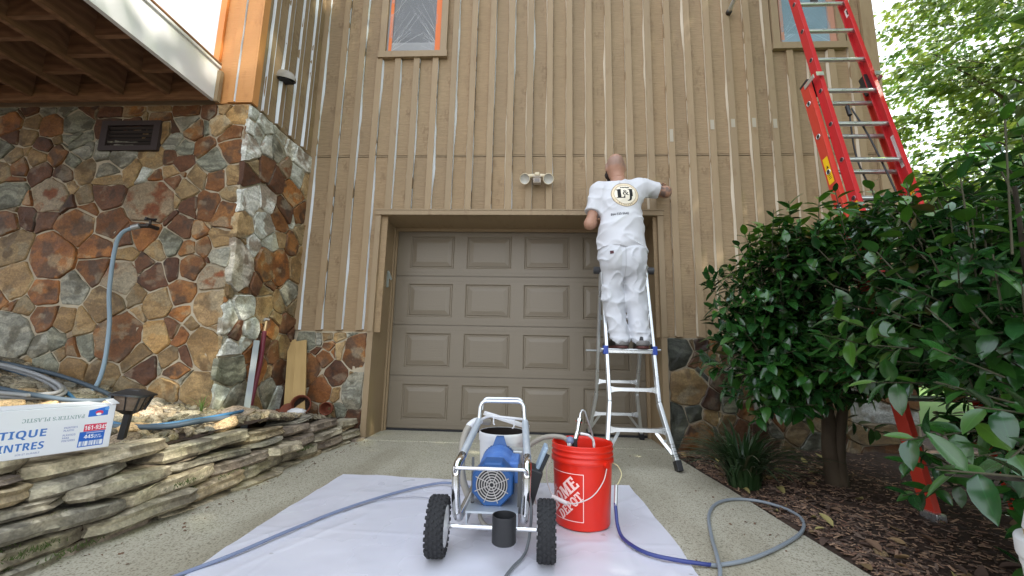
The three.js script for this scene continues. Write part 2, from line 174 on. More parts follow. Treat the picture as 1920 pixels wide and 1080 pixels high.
{
  // the body of the house behind the faces in view: thick walls with an opening for the garage door
  const core = [box(XL - 0.2, OX0 - 0.06, 0, WALL_TOP, -0.32, -0.03), box(OX1 + 0.06, XR, 0, WALL_TOP, -0.32, -0.03), box(OX0 - 0.06, OX1 + 0.06, OY1 + 0.06, WALL_TOP, -0.32, -0.03), box(XR - 0.2, XR - 0.002, 0, WALL_TOP, -7, -0.325), box(-5, XR, 0, WALL_TOP, -7.2, -7.003), box(-5, XL - 0.205, 0, RTOP, 0.6, FRONT - 0.035), box(-5, XL - 0.03, RTOP, WALL_TOP, 0.6, FRONT - 0.025), box(XL - 0.2, XL - 0.03, 0, WALL_TOP, -0.027, 0.597)];
  part('wall', core, M.batten2, house);
  part('roof', [box(-5.3, XR + 0.1, WALL_TOP + 0.003, WALL_TOP + 0.18, -7.4, 0.0)], mat([0.09, 0.085, 0.08], 0.9), house);
  part('garage_interior', [box(OX0 - 0.3, OX1 + 0.3, -0.003, 2.6, -0.62, -0.52)], M.rubber, house);
  // siding: one board between each pair of battens, in two heights with a seam
  const siding = part('siding', box(XL, XR, SEAM + 0.006, SEAM + 0.016, -0.012, 0.003), M.batten2, house, 'thin seam flashing between the upper and lower siding');
  const RX = (k) => -0.7 + 0.2003 * k, BW = 0.062, r = rng(11), sm = [M.siding, M.siding, M.siding2, M.siding3];
  const win = [[-0.142, 0.584, 3.87], [3.919, 4.62, 3.885]], yb = (x0, x1) => (x1 > -0.03 && x0 < 2.75 ? 2.18 : BASE + 0.006);
  const piece = (x0, x1, y0, y1, z0, z1, m, name, par) => part(name, box(x0, x1, y0, y1, z0, z1, r() * 3, r() * 3), m, par);
  const cuts = [XL]; for (let k = 0; k < 28; k++) cuts.push(RX(k) - BW / 2); cuts.push(XR);
  for (let k = 0; k < cuts.length - 1; k++) {
    let a = cuts[k] + 0.0005, b = cuts[k + 1] - 0.0005; if (b > XR) b = XR; if (a >= XR - 0.01) break;
    const lo = a > -0.05 && b < 2.76 ? 2.14 : BASE;
    piece(a, b, lo, SEAM, -0.028, -0.001 + 0.002 * r(), sm[(r() * 4) | 0], 'siding_board', siding);
    piece(a, b, SEAM + 0.023, WALL_TOP, -0.028, -0.001 + 0.002 * r(), sm[(r() * 4) | 0], 'siding_board', siding);
  }
  const caulk = (x, y0, y1, side, m, dens, zz = 0) => { // wavy bead of filler along the edge of a batten
    const ph = r() * 40, rows = []; const n = Math.ceil((y1 - y0) / 0.045);
    for (let i = 0; i <= n; i++) { const y = lerp(y0, y1, i / n), w = clamp(0.42 + 2.2 * f3(y * 1.3, ph, 0, 3) + dens, 0, 1) * (0.0035 + 0.0045 * (n3(y * 5, ph, 3) + 1) + 0.01 * Math.max(0, n3(y * 2.2, ph, 6))), wx = 0.002 * n3(y * 14, ph, 9); rows.push([[x + wx, y, 0.027], [x + wx + side * (w * 0.55 + 0.0005), y, Math.max(0.0035, 0.02 - w * 0.5)], [x + wx + side * (w + 0.001), y, 0.0025]]); }
    const pos = [], idx = []; rows.forEach((q) => q.forEach((p) => pos.push(p[0], p[1], p[2] + zz)));
    for (let i = 0; i < n; i++) for (let j = 0; j < 2; j++) { const a = i * 3 + j; side > 0 ? idx.push(a, a + 1, a + 3, a + 1, a + 4, a + 3) : idx.push(a, a + 3, a + 1, a + 1, a + 3, a + 4); }
    const g = new THREE.BufferGeometry(); g.setAttribute('position', new THREE.Float32BufferAttribute(pos, 3)); g.setIndex(idx); g.computeVertexNormals(); return g;
  };
  const batten = part('batten_wall', box(XL + 0.0005, XL + 0.055, BASE + 0.007, WALL_TOP, 0.006, 0.028), M.batten, house, 'corner batten where the two walls meet');
  part('caulk_line', caulk(XL + 0.055, BASE + 0.01, WALL_TOP, 1, M.caulkWhite, 0.1), M.caulkWhite, batten);
  for (let k = 0; k < 28; k++) {
    const x1 = RX(k), x0 = x1 - BW + 0.004 * (r() - 0.5), y0 = Math.max(yb(x0, x1), x1 > -0.03 && x0 < 2.75 ? 2.185 : 0) + (k < 4 || k > 17 ? 0.01 * r() : 0);
    if (k === 0) { continue; }
    if (x1 > XR - 0.11) break;
    let top = WALL_TOP; for (const w of win) if (x1 > w[0] - 0.01 && x0 < w[1] + 0.01) top = w[2] - 0.003;
    const b = piece(x0, x1, y0, top, 0.0045, 0.03 + 0.003 * r(), r() < 0.6 ? M.batten : M.batten2, 'batten', batten);
    const lw = x1 < 1.1 ? 0.08 : -0.28, cr = x1 > 1.3 ? 0.06 : 0.0; part('shade_strip', box(x1 + 0.0003, x1 + 0.0032, y0, top, 0.001, 0.0042), M.rubber, b.parent);  // dark strip stands in for the shade where board meets batten
    part('caulk_line', caulk(x1, y0 + 0.01, top - 0.01, 1, 0, x1 < 1.25 ? lw : -0.6), M.caulkWhite, b.parent);
    part('caulk_line', caulk(x0, y0 + 0.01, top - 0.01, -1, 0, cr), M.caulkCream, b.parent);
    if (x1 > 2.9 && x1 < 4.4 && r() < 0.6) { const fy = 2.85 + 0.2 * r(); part('filler_patch', box(x0 + 0.012, x1 - 0.014, fy, fy + 0.06 + 0.09 * r(), 0.0325, 0.0342), M.fillerPatch, b.parent); }
  }
  part('corner_board', [box(XR - 0.095, XR, 0.98, WALL_TOP, 0.0045, 0.03), box(XR + 0.001, XR + 0.025, 0.98, WALL_TOP, -0.11, 0.03)], M.batten, house);
  part('side_siding', box(XR + 0.001, XR + 0.012, 0.98, WALL_TOP, -7, -0.115), M.siding2, house);
  // return wall and the board strip that faces the drive, above the stone
  for (let k = 0; k < 5; k++) { const z0 = 0.0 + k * 0.2, z1 = Math.min(z0 + 0.199, FRONT - 0.02); part('siding_board', box(XL - 0.028, XL - 0.001, RTOP, WALL_TOP, z0 + 0.003, z1, r(), r()), sm[k % 4], house); }
  [0.79, 0.59, 0.385, 0.175].forEach((z) => {
    const b = part('batten', box(XL + 0.001, XL + 0.021, RTOP + 0.004, WALL_TOP, z - 0.031, z + 0.031, r(), r()), M.batten2, house);
    for (const s of [-1, 1]) { const g = caulk(0, RTOP + 0.01, WALL_TOP, s, 0, s > 0 ? 0.25 : 0.1); g.rotateY(PI / 2); g.translate(XL, 0, z - s * 0.031 * -1 * -1); part('caulk_line', g, M.caulkWhite, house); }
  });
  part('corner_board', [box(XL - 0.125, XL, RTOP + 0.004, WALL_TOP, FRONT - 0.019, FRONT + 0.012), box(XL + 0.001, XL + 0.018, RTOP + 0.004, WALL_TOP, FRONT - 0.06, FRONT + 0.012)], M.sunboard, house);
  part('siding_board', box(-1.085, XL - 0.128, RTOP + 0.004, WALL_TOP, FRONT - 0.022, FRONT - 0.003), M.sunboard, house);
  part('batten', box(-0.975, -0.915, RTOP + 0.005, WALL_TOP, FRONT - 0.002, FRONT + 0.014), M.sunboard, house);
  { const g = caulk(-0.915, RTOP + 0.01, WALL_TOP, 1, 0, 0.2, FRONT - 0.006); part('caulk_line', g, M.caulkWhite, house); }
  // door to the deck, taped over with film
  const dd = part('deck_door', [box(-1.14, -1.088, 3.08, WALL_TOP, FRONT - 0.02, FRONT + 0.02), box(-3.2, -1.143, 3.08, 3.13, FRONT - 0.02, FRONT + 0.018)], mat([0.75, 0.26, 0.06], 0.6), house, 'orange door frame masked with film');
  part('masking_film', box(-3.2, -1.144, 3.133, WALL_TOP, FRONT - 0.02, FRONT - 0.005), mat([0.8, 0.8, 0.8], 0.35), dd);
  part('wall', box(-5, -3.2, RTOP, WALL_TOP, FRONT - 0.022, FRONT - 0.002), M.siding, house);

  // casing round the garage opening
  part('door_casing', [box(-0.043, OX0, BASE + 0.004, 2.18, 0.0255, 0.036), box(OX1, OX1 + 0.052, BASE + 0.004, 2.18, 0.0255, 0.036), box(-0.043, OX1 + 0.052, 2.135, 2.18, 0.0365, 0.046), box(-0.05, OX1 + 0.06, 2.1815, 2.194, 0.006, 0.05)], M.trim, house);
  part('door_jamb', [box(-0.043, OX0 + 0.001, 0.002, 2.134, -0.48, 0.025), box(OX1 - 0.001, OX1 + 0.05, 0.002, 2.134, -0.48, 0.025), box(OX0 - 0.05, OX1 + 0.05, OY1 - 0.0005, 2.179, -0.48, 0.024)], M.trim, house);
  part('door_stop', [box(OX0 + 0.002, OX0 + 0.035, 0.003, 2.133, -0.425, -0.4), box(OX0 + 0.002, OX0 + 0.02, 0.003, 2.132, -0.398, -0.37), box(OX1 - 0.035, OX1 - 0.002, 0.003, 2.133, -0.425, -0.4), box(OX0 + 0.036, OX1 - 0.036, 2.1, 2.134, -0.425, -0.4)], M.trim, house);
  // garage door: four sections of four raised panels
  const gd = part('garage_door', box(OX0 + 0.002, OX1 - 0.002, 0.0, 0.022, -0.5, -0.44), M.rubber, house);
  const PX = [0, 1, 2, 3].map((i) => 0.1823 + 0.6234 * i), PW = 0.484;
  for (let s = 0; s < 4; s++) {
    const y0 = 0.024 + s * 0.5285, y1 = y0 + 0.526, p0 = y0 + 0.085, p1 = y1 - 0.083, zf = -0.44, zb = -0.48, list = [];
    const xs = [OX0 + 0.004, ...PX.flatMap((x) => [x, x + PW]), OX1 - 0.004];
    for (let i = 0; i < xs.length - 1; i += 2) list.push(box(xs[i], xs[i + 1], p0, p1, zb, zf));
    list.push(box(xs[0], xs[xs.length - 1], y0 + 0.008, p0, zb, zf), box(xs[0], xs[xs.length - 1], p1, y1 - 0.008, zb, zf), box(xs[0], xs[xs.length - 1], y1 - 0.008, y1, zb, zf - 0.008), box(xs[0], xs[xs.length - 1], y0, y0 + 0.008, zb, zf - 0.006), box(xs[0], xs[xs.length - 1], y1 - 0.05, y1 - 0.043, zf, zf + 0.0025), box(xs[0], xs[xs.length - 1], y0 + 0.04, y0 + 0.047, zf, zf + 0.0025));
    part('door_section', list, M.door, gd);
    for (const x of PX) {
      const rect = (i, z) => [[x + i, p0 + i, z], [x + PW - i, p0 + i, z], [x + PW - i, p1 - i, z], [x + i, p1 - i, z]];
      const g = ringFan([rect(0, zf), rect(0.012, zf - 0.013), rect(0.02, zf - 0.013), rect(0.03, zf - 0.004), rect(0.036, zf - 0.004), rect(0.072, zf + 0.0035), rect(0.0725, zf + 0.0035)]);
      part('raised_panel', uvTri(toCreasedNormals(g, 0.2)), M.door, gd);
    }
  }
  // bent latch strip on the left jamb
  part('weatherstrip', [beam([OX0 + 0.012, 1.62, -0.24], [OX0 + 0.05, 1.53, -0.24], 0.02, 0.02), beam([OX0 + 0.012, 1.61, -0.243], [OX0 + 0.01, 1.45, -0.243], 0.008, 0.03)], mat([0.3, 0.32, 0.28], 0.6), house);

  // stone walls
  const POW = [0, 0, 0.006, 0.015, 0.027];
  const cells = (seeds, rect) => {
    const S = seeds.split(';').map((t) => { const q = /^(\S+) ([-\d.]+)([a-z])(\d)$/.exec(t); return { x: +q[1], y: +q[2], c: q[3], w: POW[+q[4]] }; }); const fr = rng(S.length), base = [...S]; for (let i = 0; i < base.length * 0.45; i++) { const a = base[(fr() * base.length) | 0], g = fr() * 6.3, d = 0.12 + 0.1 * fr(); S.push({ x: a.x + d * Math.cos(g), y: a.y + d * Math.sin(g), c: 'rdgogotmw'[(fr() * (a.x < -0.5 ? 8 : 9)) | 0], w: -0.006 }); }
    return S.map((a) => {
      let P = rect.map((p) => [...p]);
      for (const b of S) {
        if (a === b || Math.hypot(a.x - b.x, a.y - b.y) > 1.3) continue;
        const nx = b.x - a.x, ny = b.y - a.y, k = (b.x * b.x + b.y * b.y - b.w - a.x * a.x - a.y * a.y + a.w) / 2, out = [];
        for (let i = 0; i < P.length; i++) { const p = P[i], q = P[(i + 1) % P.length], dp = p[0] * nx + p[1] * ny - k, dq = q[0] * nx + q[1] * ny - k; if (dp <= 0) out.push(p); if (dp * dq < 0) { const t = dp / (dp - dq); out.push([lerp(p[0], q[0], t), lerp(p[1], q[1], t)]); } }
        P = out; if (P.length < 3) break;
      }
      return { ...a, P };
    }).filter((a) => a.P.length > 2);
  };
  const inset = (P, d) => { // moves the sides of a convex polygon inwards
    let R = P.map((p) => [...p]);
    for (let i = 0; i < P.length; i++) {
      const p = P[i], q = P[(i + 1) % P.length], L = Math.hypot(q[0] - p[0], q[1] - p[1]); if (L < 1e-6) continue;
      const nx = (q[1] - p[1]) / L, ny = -(q[0] - p[0]) / L, k = p[0] * nx + p[1] * ny - d, out = [];
      for (let j = 0; j < R.length; j++) { const a = R[j], b = R[(j + 1) % R.length], da = a[0] * nx + a[1] * ny - k, db = b[0] * nx + b[1] * ny - k; if (da <= 0) out.push(a); if (da * db < 0) { const t = da / (da - db); out.push([lerp(a[0], b[0], t), lerp(a[1], b[1], t)]); } }
      R = out; if (R.length < 3) return null;
    }
    return R;
  };
  const stone = (P, rr, depth, gap) => {
    let R = inset(P, gap); if (!R) return null;
    let A = 0; for (let i = 0; i < R.length; i++) { const p = R[i], q = R[(i + 1) % R.length]; A += p[0] * q[1] - q[0] * p[1]; } A = Math.abs(A) / 2; if (A < 0.0006) return null;
    const o = []; R.forEach((p, i) => { const q = R[(i + 1) % R.length], L = Math.hypot(q[0] - p[0], q[1] - p[1]), n = Math.max(1, Math.round(L / 0.05)); const c = 0.06 + 0.08 * rr(); if (n === 1) { o.push([lerp(p[0], q[0], c), lerp(p[1], q[1], c)], [lerp(p[0], q[0], 1 - c), lerp(p[1], q[1], 1 - c)]); } else for (let j = 0; j <= n; j++) { const t = lerp(Math.min(c, 0.01 / L), 1 - Math.min(c, 0.01 / L), j / n); o.push([lerp(p[0], q[0], t), lerp(p[1], q[1], t)]); } });
    const cx = o.reduce((s, p) => s + p[0], 0) / o.length, cy = o.reduce((s, p) => s + p[1], 0) / o.length, ph = rr() * 50, tx = (rr() - 0.5) * 0.12, ty = (rr() - 0.5) * 0.12, size = Math.sqrt(A);
    const J = o.map(([x, y]) => { const n = 0.012 * n3(x * 19, y * 19, ph) + 0.004 * n3(x * 60, y * 60, ph), dx = x - cx, dy = y - cy, L = Math.hypot(dx, dy) || 1; return [x + (dx / L) * n, y + (dy / L) * n]; });
    const ring = (s, d, z, j) => J.map(([x, y]) => { const dx = x - cx, dy = y - cy, L = Math.hypot(dx, dy) || 1, k = Math.max(0.1, s - d / L), X = cx + dx * k, Y = cy + dy * k; return [X, Y, z + (j ? dx * k * tx + dy * k * ty + j * f3(X * 16, Y * 16, ph, 3) : 0)]; });
    const g = ringFan([ring(1.03, 0, -0.02, 0), ring(1, 0, depth * 0.6, 0.003), ring(1, Math.min(0.007, size * 0.06), depth, 0.006), ring(0.7, 0, depth, 0.016), ring(0.32, 0, depth, 0.02)]);
    return uvTri(toCreasedNormals(g, 0.55), rr() * 9, rr() * 9);
  };
  const shadedStones = new Map(), darker = (m) => { if (!shadedStones.has(m)) { const d = m.clone(); d.color.multiplyScalar(0.5); d.roughness = 0.55; shadedStones.set(m, d); } return shadedStones.get(m); };  // darker, smoother stone copies; shade from the shrubs put into the colour
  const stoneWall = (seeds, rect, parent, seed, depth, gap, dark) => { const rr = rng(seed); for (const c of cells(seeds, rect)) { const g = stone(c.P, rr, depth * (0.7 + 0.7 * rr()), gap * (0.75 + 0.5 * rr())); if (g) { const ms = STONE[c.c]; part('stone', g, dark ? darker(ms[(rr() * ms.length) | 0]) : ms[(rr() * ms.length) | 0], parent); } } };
  const left = part('stone_wall', box(-5, XL, -0.1, RTOP - 0.01, FRONT - 0.03, FRONT), M.mortar, house, 'stone wall of rust and brown stones under the deck');
  stoneWall(SEED_LEFT, [[-3.05, 0.15], [XL, 0.15], [XL, RTOP - 0.012], [-3.05, RTOP - 0.012]], left, 5, 0.014, 0.0062); left.children.forEach((c) => { c.position.z = FRONT; });
  const ret = part('stone_wall', box(-FRONT + 0.001, -0.002, -0.1, RTOP - 0.01, -0.03, 0), M.mortar, house, 'pale grey stone return wall beside the garage');
  ret.rotation.y = PI / 2; ret.position.x = XL;
  stoneWall(SEED_RETURN, [[-FRONT - 0.015, 0.1], [-0.004, 0.1], [-0.004, RTOP - 0.012], [-FRONT - 0.015, RTOP - 0.012]], ret, 6, 0.018, 0.006);
  const bl = part('stone_wall', box(XL + 0.001, -0.046, -0.1, BASE, -0.03, 0.0), M.mortar, house, 'low stone base left of the garage door');
  stoneWall(SEED_BASE_LEFT, [[XL + 0.03, 0.05], [-0.05, 0.05], [-0.05, BASE - 0.005], [XL + 0.03, BASE - 0.005]], bl, 7, 0.013, 0.0052);
  const shadedMortar = M.mortar.clone(); shadedMortar.color.setScalar(0.6);  // mortar tone carries the same painted shade
  const br = part('stone_wall', box(OX1 + 0.053, XR - 0.002, -0.1, BASE, -0.03, 0.0), shadedMortar, house, 'low stone base right of the garage door');
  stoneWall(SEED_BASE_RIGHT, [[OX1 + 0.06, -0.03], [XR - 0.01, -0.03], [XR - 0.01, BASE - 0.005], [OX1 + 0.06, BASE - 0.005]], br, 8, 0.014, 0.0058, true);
  // windows with orange tape and film
  const crease = (seed) => { const rr = rng(seed), fan = []; for (let i = 0; i < 26; i++) fan.push([rr() < 0.5 ? rr() * 0.2 : 0.8 + rr() * 0.2, rr() * 0.18, (rr() - 0.5) * 2.6, 0.2 + rr() * 0.5]); return fan; };
  const film = (seed, pale) => {
    const w = 384, h = 768, rr = rng(seed);
    const cv = (ctx, W, H, alpha) => { ctx.fillStyle = alpha ? '#2c2c2c' : pale; ctx.fillRect(0, 0, W, H); if (alpha) { ctx.fillStyle = '#6a6a6a'; ctx.fillRect(0, H * 0.91, W, H * 0.09); } for (let i = 0; i < 70; i++) { const c = i % 2 ? W : 0, x = c + (rr() - 0.5) * W * 0.3, y = H - rr() * H * 0.12 - (i > 62 ? rr() * H * 0.6 : 0), a = -PI / 2 + (i % 2 ? -1 : 1) * rr() * 1.3, L = (0.08 + rr() * 0.4) * H; ctx.strokeStyle = `rgba(255,255,255,${0.08 + rr() * 0.3})`; ctx.lineWidth = 0.8 + rr() * 3; ctx.beginPath(); ctx.moveTo(x, y); ctx.quadraticCurveTo(x + Math.cos(a) * L * 0.5 + rr() * 14, y + Math.sin(a) * L * 0.5, x + Math.cos(a) * L, y + Math.sin(a) * L); ctx.stroke(); } };
    const seedState = rng(seed); const a = canvasTex(w, h, (c, W, H) => cv(c, W, H, true)); a.colorSpace = THREE.NoColorSpace;
    return a;
  };
  const window_ = (x0, x1, y0, filmRgb, glassRgb, seed, tape, label, fr) => {
    const y1 = y0 + 1.35, t = 0.07;
    const w = part('window', [box(x0, x0 + t, y0 + t, y1, 0.006, 0.045), box(x1 - t, x1, y0 + t, y1, 0.006, 0.045), box(x0 - 0.008, x1 + 0.008, y0, y0 + t - 0.001, 0.006, 0.05), box(x0, x1, y1 + 0.001, y1 + t, 0.006, 0.045)], M.trim, house, label);
    part('tape', [box(x0 + t + 0.022, x0 + t + 0.055, y0 + t, y1, 0.006, 0.022), box(x1 - t - 0.062, x1 - t - 0.002, y0 + t, y1, 0.006, 0.024)], tape, w);
    part('sash', [box(x0 + t, x0 + t + 0.02, y0 + t, y1, 0.003, 0.012), box(x0 + t + 0.02, x1 - t - 0.002, y0 + t, y0 + t + 0.012, 0.003, 0.012)], mat([0.3, 0.3, 0.3], 0.5), w);
    part('pane', box(x0 + t, x1 - t, y0 + t, y1, 0.001, 0.004), mat(glassRgb, 0.08), w);
    const fa = film(seed), g = new THREE.PlaneGeometry(x1 - x0 - 2 * t - 0.07, y1 - y0 - t, 24, 48), p = g.attributes.position;
    for (let i = 0; i < p.count; i++) { const x = p.getX(i), y = p.getY(i); p.setZ(i, 0.004 * n3(x * 14 + y * 5, y * 4, seed) + 0.006 * n3(x * 5, y * 9, seed + 3)); } g.computeVertexNormals();
    const fm = mat(filmRgb, 0.18, { transparent: true, alphaMap: fa, bumpMap: fa, bumpScale: 0.004 });
    const f = part('masking_film', g, fm, w); f.position.set((x0 + x1) / 2 - 0.01, (y0 + t + y1) / 2, 0.022);
  };
  window_(-0.142, 0.584, 3.87, [0.62, 0.62, 0.62], [0.05, 0.055, 0.06], 77, mat([0.72, 0.16, 0.022], 0.55), 'upper left window taped with clear film and orange tape');
  window_(3.919, 4.62, 3.885, [0.5, 0.66, 0.74], [0.2, 0.3, 0.36], 78, mat([0.5, 0.25, 0.17], 0.55), 'upper right window covered in pale blue film');
  // foundation vent and dryer vent
  const fv = part('foundation_vent', [box(-1.985, -1.93, 2.345, 2.6, FRONT + 0.002, FRONT + 0.04), box(-1.54, -1.485, 2.345, 2.6, FRONT + 0.002, FRONT + 0.04), box(-1.93, -1.54, 2.345, 2.385, FRONT + 0.002, FRONT + 0.04), box(-1.93, -1.54, 2.56, 2.6, FRONT + 0.002, FRONT + 0.04)], mat([0.045, 0.03, 0.028], 0.6), house);
  part('vent_back', box(-1.93, -1.54, 2.385, 2.56, FRONT + 0.001, FRONT + 0.012), M.rubber, fv);
  for (let i = 0; i < 5; i++) part('louvre', beam([-1.925, 2.405 + i * 0.034, FRONT + 0.025], [-1.545, 2.405 + i * 0.034, FRONT + 0.025], 0.005, 0.022, V(0, 0.8, 0.6)), M.darkMetal, fv);
  const hood = new THREE.SphereGeometry(1, 20, 10, 0, 2 * PI, 0, PI * 0.5); hood.scale(0.125, 0.1, 0.062); hood.rotateZ(-0.12);
  const dv = part('dryer_vent', [hood.translate(XL + 0.02, 3.2, 0.62)], mat([0.3, 0.27, 0.225], 0.55), house); part('vent_mouth', box(XL + 0.003, XL + 0.1, 3.185, 3.2, 0.575, 0.665), M.rubber, dv);
}

// ---------------------------------------------------------------- deck over the left stone wall
{
  const d = thing('deck', 'brown timber deck seen from below with white fascia along its edge', 'deck', [-1.1, RTOP, 1.1]);
  const P = (n, l, m) => { const g = join(l); g.translate(1.1, -RTOP, -1.1); return part(n, g, m, d); };
  P('beam', [box(-5, -1.098, RTOP + 0.002, RTOP + 0.068, FRONT + 0.042, FRONT + 0.082, 0, 0, 0.004)], M.beamWood); P('beam', [box(-5, -1.098, RTOP + 0.074, RTOP + 0.15, FRONT + 0.018, FRONT + 0.07, 0.7, 0.3, 0.004)], M.beamWood);
  P('rim_board', [box(-5, -1.098, RTOP + 0.153, 3.02, FRONT + 0.03, FRONT + 0.06)], M.deck);
  P('fascia', [box(-1.095, -1.06, RTOP + 0.008, 3.055, FRONT + 0.03, 6.2)], M.white);
  P('fascia_trim', [box(-1.06, -1.03, RTOP - 0.005, 3.03, FRONT + 0.015, FRONT + 0.05)], M.batten);
  const r = rng(3);
  for (let i = 0; i < 9; i++) { const x = -1.42 - i * 0.395; P('joist', [box(x - 0.02, x + 0.02, RTOP + 0.03, 3.02, FRONT + 0.085, 6, r(), r())], M.deck); }
  for (let i = 0; i < 9; i++) for (let k = 0; k < 8; k++) { const x = -1.42 - i * 0.395, z = FRONT + 0.32 + k * 0.34 + (i % 2) * 0.17; P('blocking', [box(x + 0.022, Math.min(x + 0.373, -1.098), RTOP + 0.06, 3.018, z - 0.018, z + 0.018, r(), r())], M.deck); }
  for (let k = 0; k < 36; k++) { const z = FRONT + 0.03 + k * 0.145; P('deck_board', [box(-5, -1.1, 3.022, 3.05, z, z + 0.141, r(), r())], M.deck); }
  P('edge_board', [box(-1.13, -1.045, 3.057, 3.08, FRONT + 0.03, 6.2, 0, 0, 0.004)], M.white);
  P('edge_rail', [rod([-1.05, 3.09, FRONT + 0.04], [-1.05, 3.09, 6.2], 0.012)], M.beamWood);
}

// ---------------------------------------------------------------- ground
M.soil = mat([1, 1, 1], 0.95, { map: tex(512, 512, (u, v) => { const n = tf(u, v, 8, 8, 400, 5), f = tf(u, v, 40, 40, 410, 3); return mixc([0.17, 0.125, 0.10], [0.33, 0.25, 0.195], 0.5 * n + 0.5 * f); }), bumpMap: grey(512, 512, (u, v) => tf(u, v, 24, 24, 402, 5)), bumpScale: 0.03 });
{
  const g = new THREE.PlaneGeometry(300, 300).rotateX(-PI / 2).translate(0, -0.06, -60); struct('ground', uvTri(g), M.soil);
  // planting bed right of the drive, slightly uneven
  const b = new THREE.PlaneGeometry(4, 6.4, 90, 140).rotateX(-PI / 2).translate(4.72, 0, 2.85), p = b.attributes.position;
  for (let i = 0; i < p.count; i++) { const x = p.getX(i), z = p.getZ(i); p.setY(i, -0.012 + 0.03 * f3(x * 3, 0, z * 3, 3) + 0.022 * f3(x * 16, 5, z * 16, 3) + 0.025 * sstep(2.75, 3.4, x)); } b.computeVertexNormals(); struct('planting_bed', uvTri(b), M.soil);
  M.grass = mat([0.09, 0.17, 0.03], 0.9); struct('lawn', uvTri(new THREE.PlaneGeometry(60, 60).rotateX(-PI / 2).translate(36.6, -0.02, -10)), M.grass);
  // concrete drive
  const CW = 2048, cm = tex(CW, CW, (u, v) => { const big = tf(u, v, 3, 4, 500, 4), mid = tf(u, v, 14, 18, 510, 4), f = tf(u, v, 900, 1500, 520, 1), f2 = tf(u, v, 520, 860, 521, 2); let c = mixc([0.67, 0.645, 0.57], [0.76, 0.735, 0.655], 0.55 * big + 0.45 * mid); c = mixc(c, [0.42, 0.39, 0.32], sstep(0.58, 0.88, f) * 0.75); c = mixc(c, [0.88, 0.86, 0.78], sstep(0.68, 0.9, f2) * 0.4); c = mixc(c, [0.46, 0.42, 0.33], sstep(0.6, 0.78, tf(u, v, 7, 3, 530, 4)) * 0.35); const e = Math.min(u, 1 - u); c = mixc(c, [0.40, 0.38, 0.29], (1 - sstep(0.0, 0.05, e + 0.03 * mid)) * 0.45); return c; });
  M.concrete = mat([1, 1, 1], 0.85, { map: cm, bumpMap: grey(1024, 1024, (u, v) => 0.6 * tf(u, v, 480, 800, 540, 1) + 0.4 * tf(u, v, 40, 60, 541, 3)), bumpScale: 0.0025 });
  const slab = (x0, x1, x2, x3, z0, z1, y) => { // top corners: x0..x1 at z0, x2..x3 at z1
    const n = 24, rings = []; const e = []; for (let i = 0; i <= n; i++) e.push([lerp(x0, x1, i / n), z0]); for (let i = 1; i <= n; i++) e.push([lerp(x1, x3, i / n) + 0.006 * n3(i * 0.7, 4, 0), lerp(z0, z1, i / n)]); for (let i = 1; i <= n; i++) e.push([lerp(x3, x2, i / n), z1]); for (let i = 1; i < n; i++) e.push([lerp(x2, x0, i / n), lerp(z1, z0, i / n)]);
    const cx = (x0 + x1 + x2 + x3) / 4, cz = (z0 + z1) / 2, R = (d, yy) => e.map(([x, z]) => { const dx = cx - x, dz = cz - z, L = Math.hypot(dx, dz); return [x + (dx / L) * d, yy, z + (dz / L) * d]; });
    const g = ringFan([R(0, y - 0.12), R(0, y - 0.012), R(0.004, y - 0.004), R(0.012, y)]); const gi = toCreasedNormals(g, 0.5), pp = gi.attributes.position, uv = gi.attributes.uv ?? new THREE.BufferAttribute(new Float32Array(pp.count * 2), 2); for (let i = 0; i < pp.count; i++) uv.setXY(i, (pp.getX(i) + 0.5) / 3.7, (pp.getZ(i) + 0.5) / 6.2); gi.setAttribute('uv', uv);
    const m = gi.index; return gi;
  };
  const drive = struct('driveway', slab(-0.1, 2.7, -0.5, 3.06, 0.07, 5.6, 0), M.concrete);
  const flip = (mesh) => { const a = mesh.geometry.attributes; for (const k of ['position', 'normal', 'uv']) { const t = a[k], s = t.itemSize, A = t.array; for (let i = 0; i < t.count; i += 3) for (let j = 0; j < s; j++) { const q = A[(i + 1) * s + j]; A[(i + 1) * s + j] = A[(i + 2) * s + j]; A[(i + 2) * s + j] = q; } } mesh.geometry.computeVertexNormals(); };
  flip(drive);
  const apron = part('concrete_slab', slab(-0.04, 2.72, -0.04, 2.72, -0.6, 0.062, 0.002), M.concrete, drive); flip(apron);
}
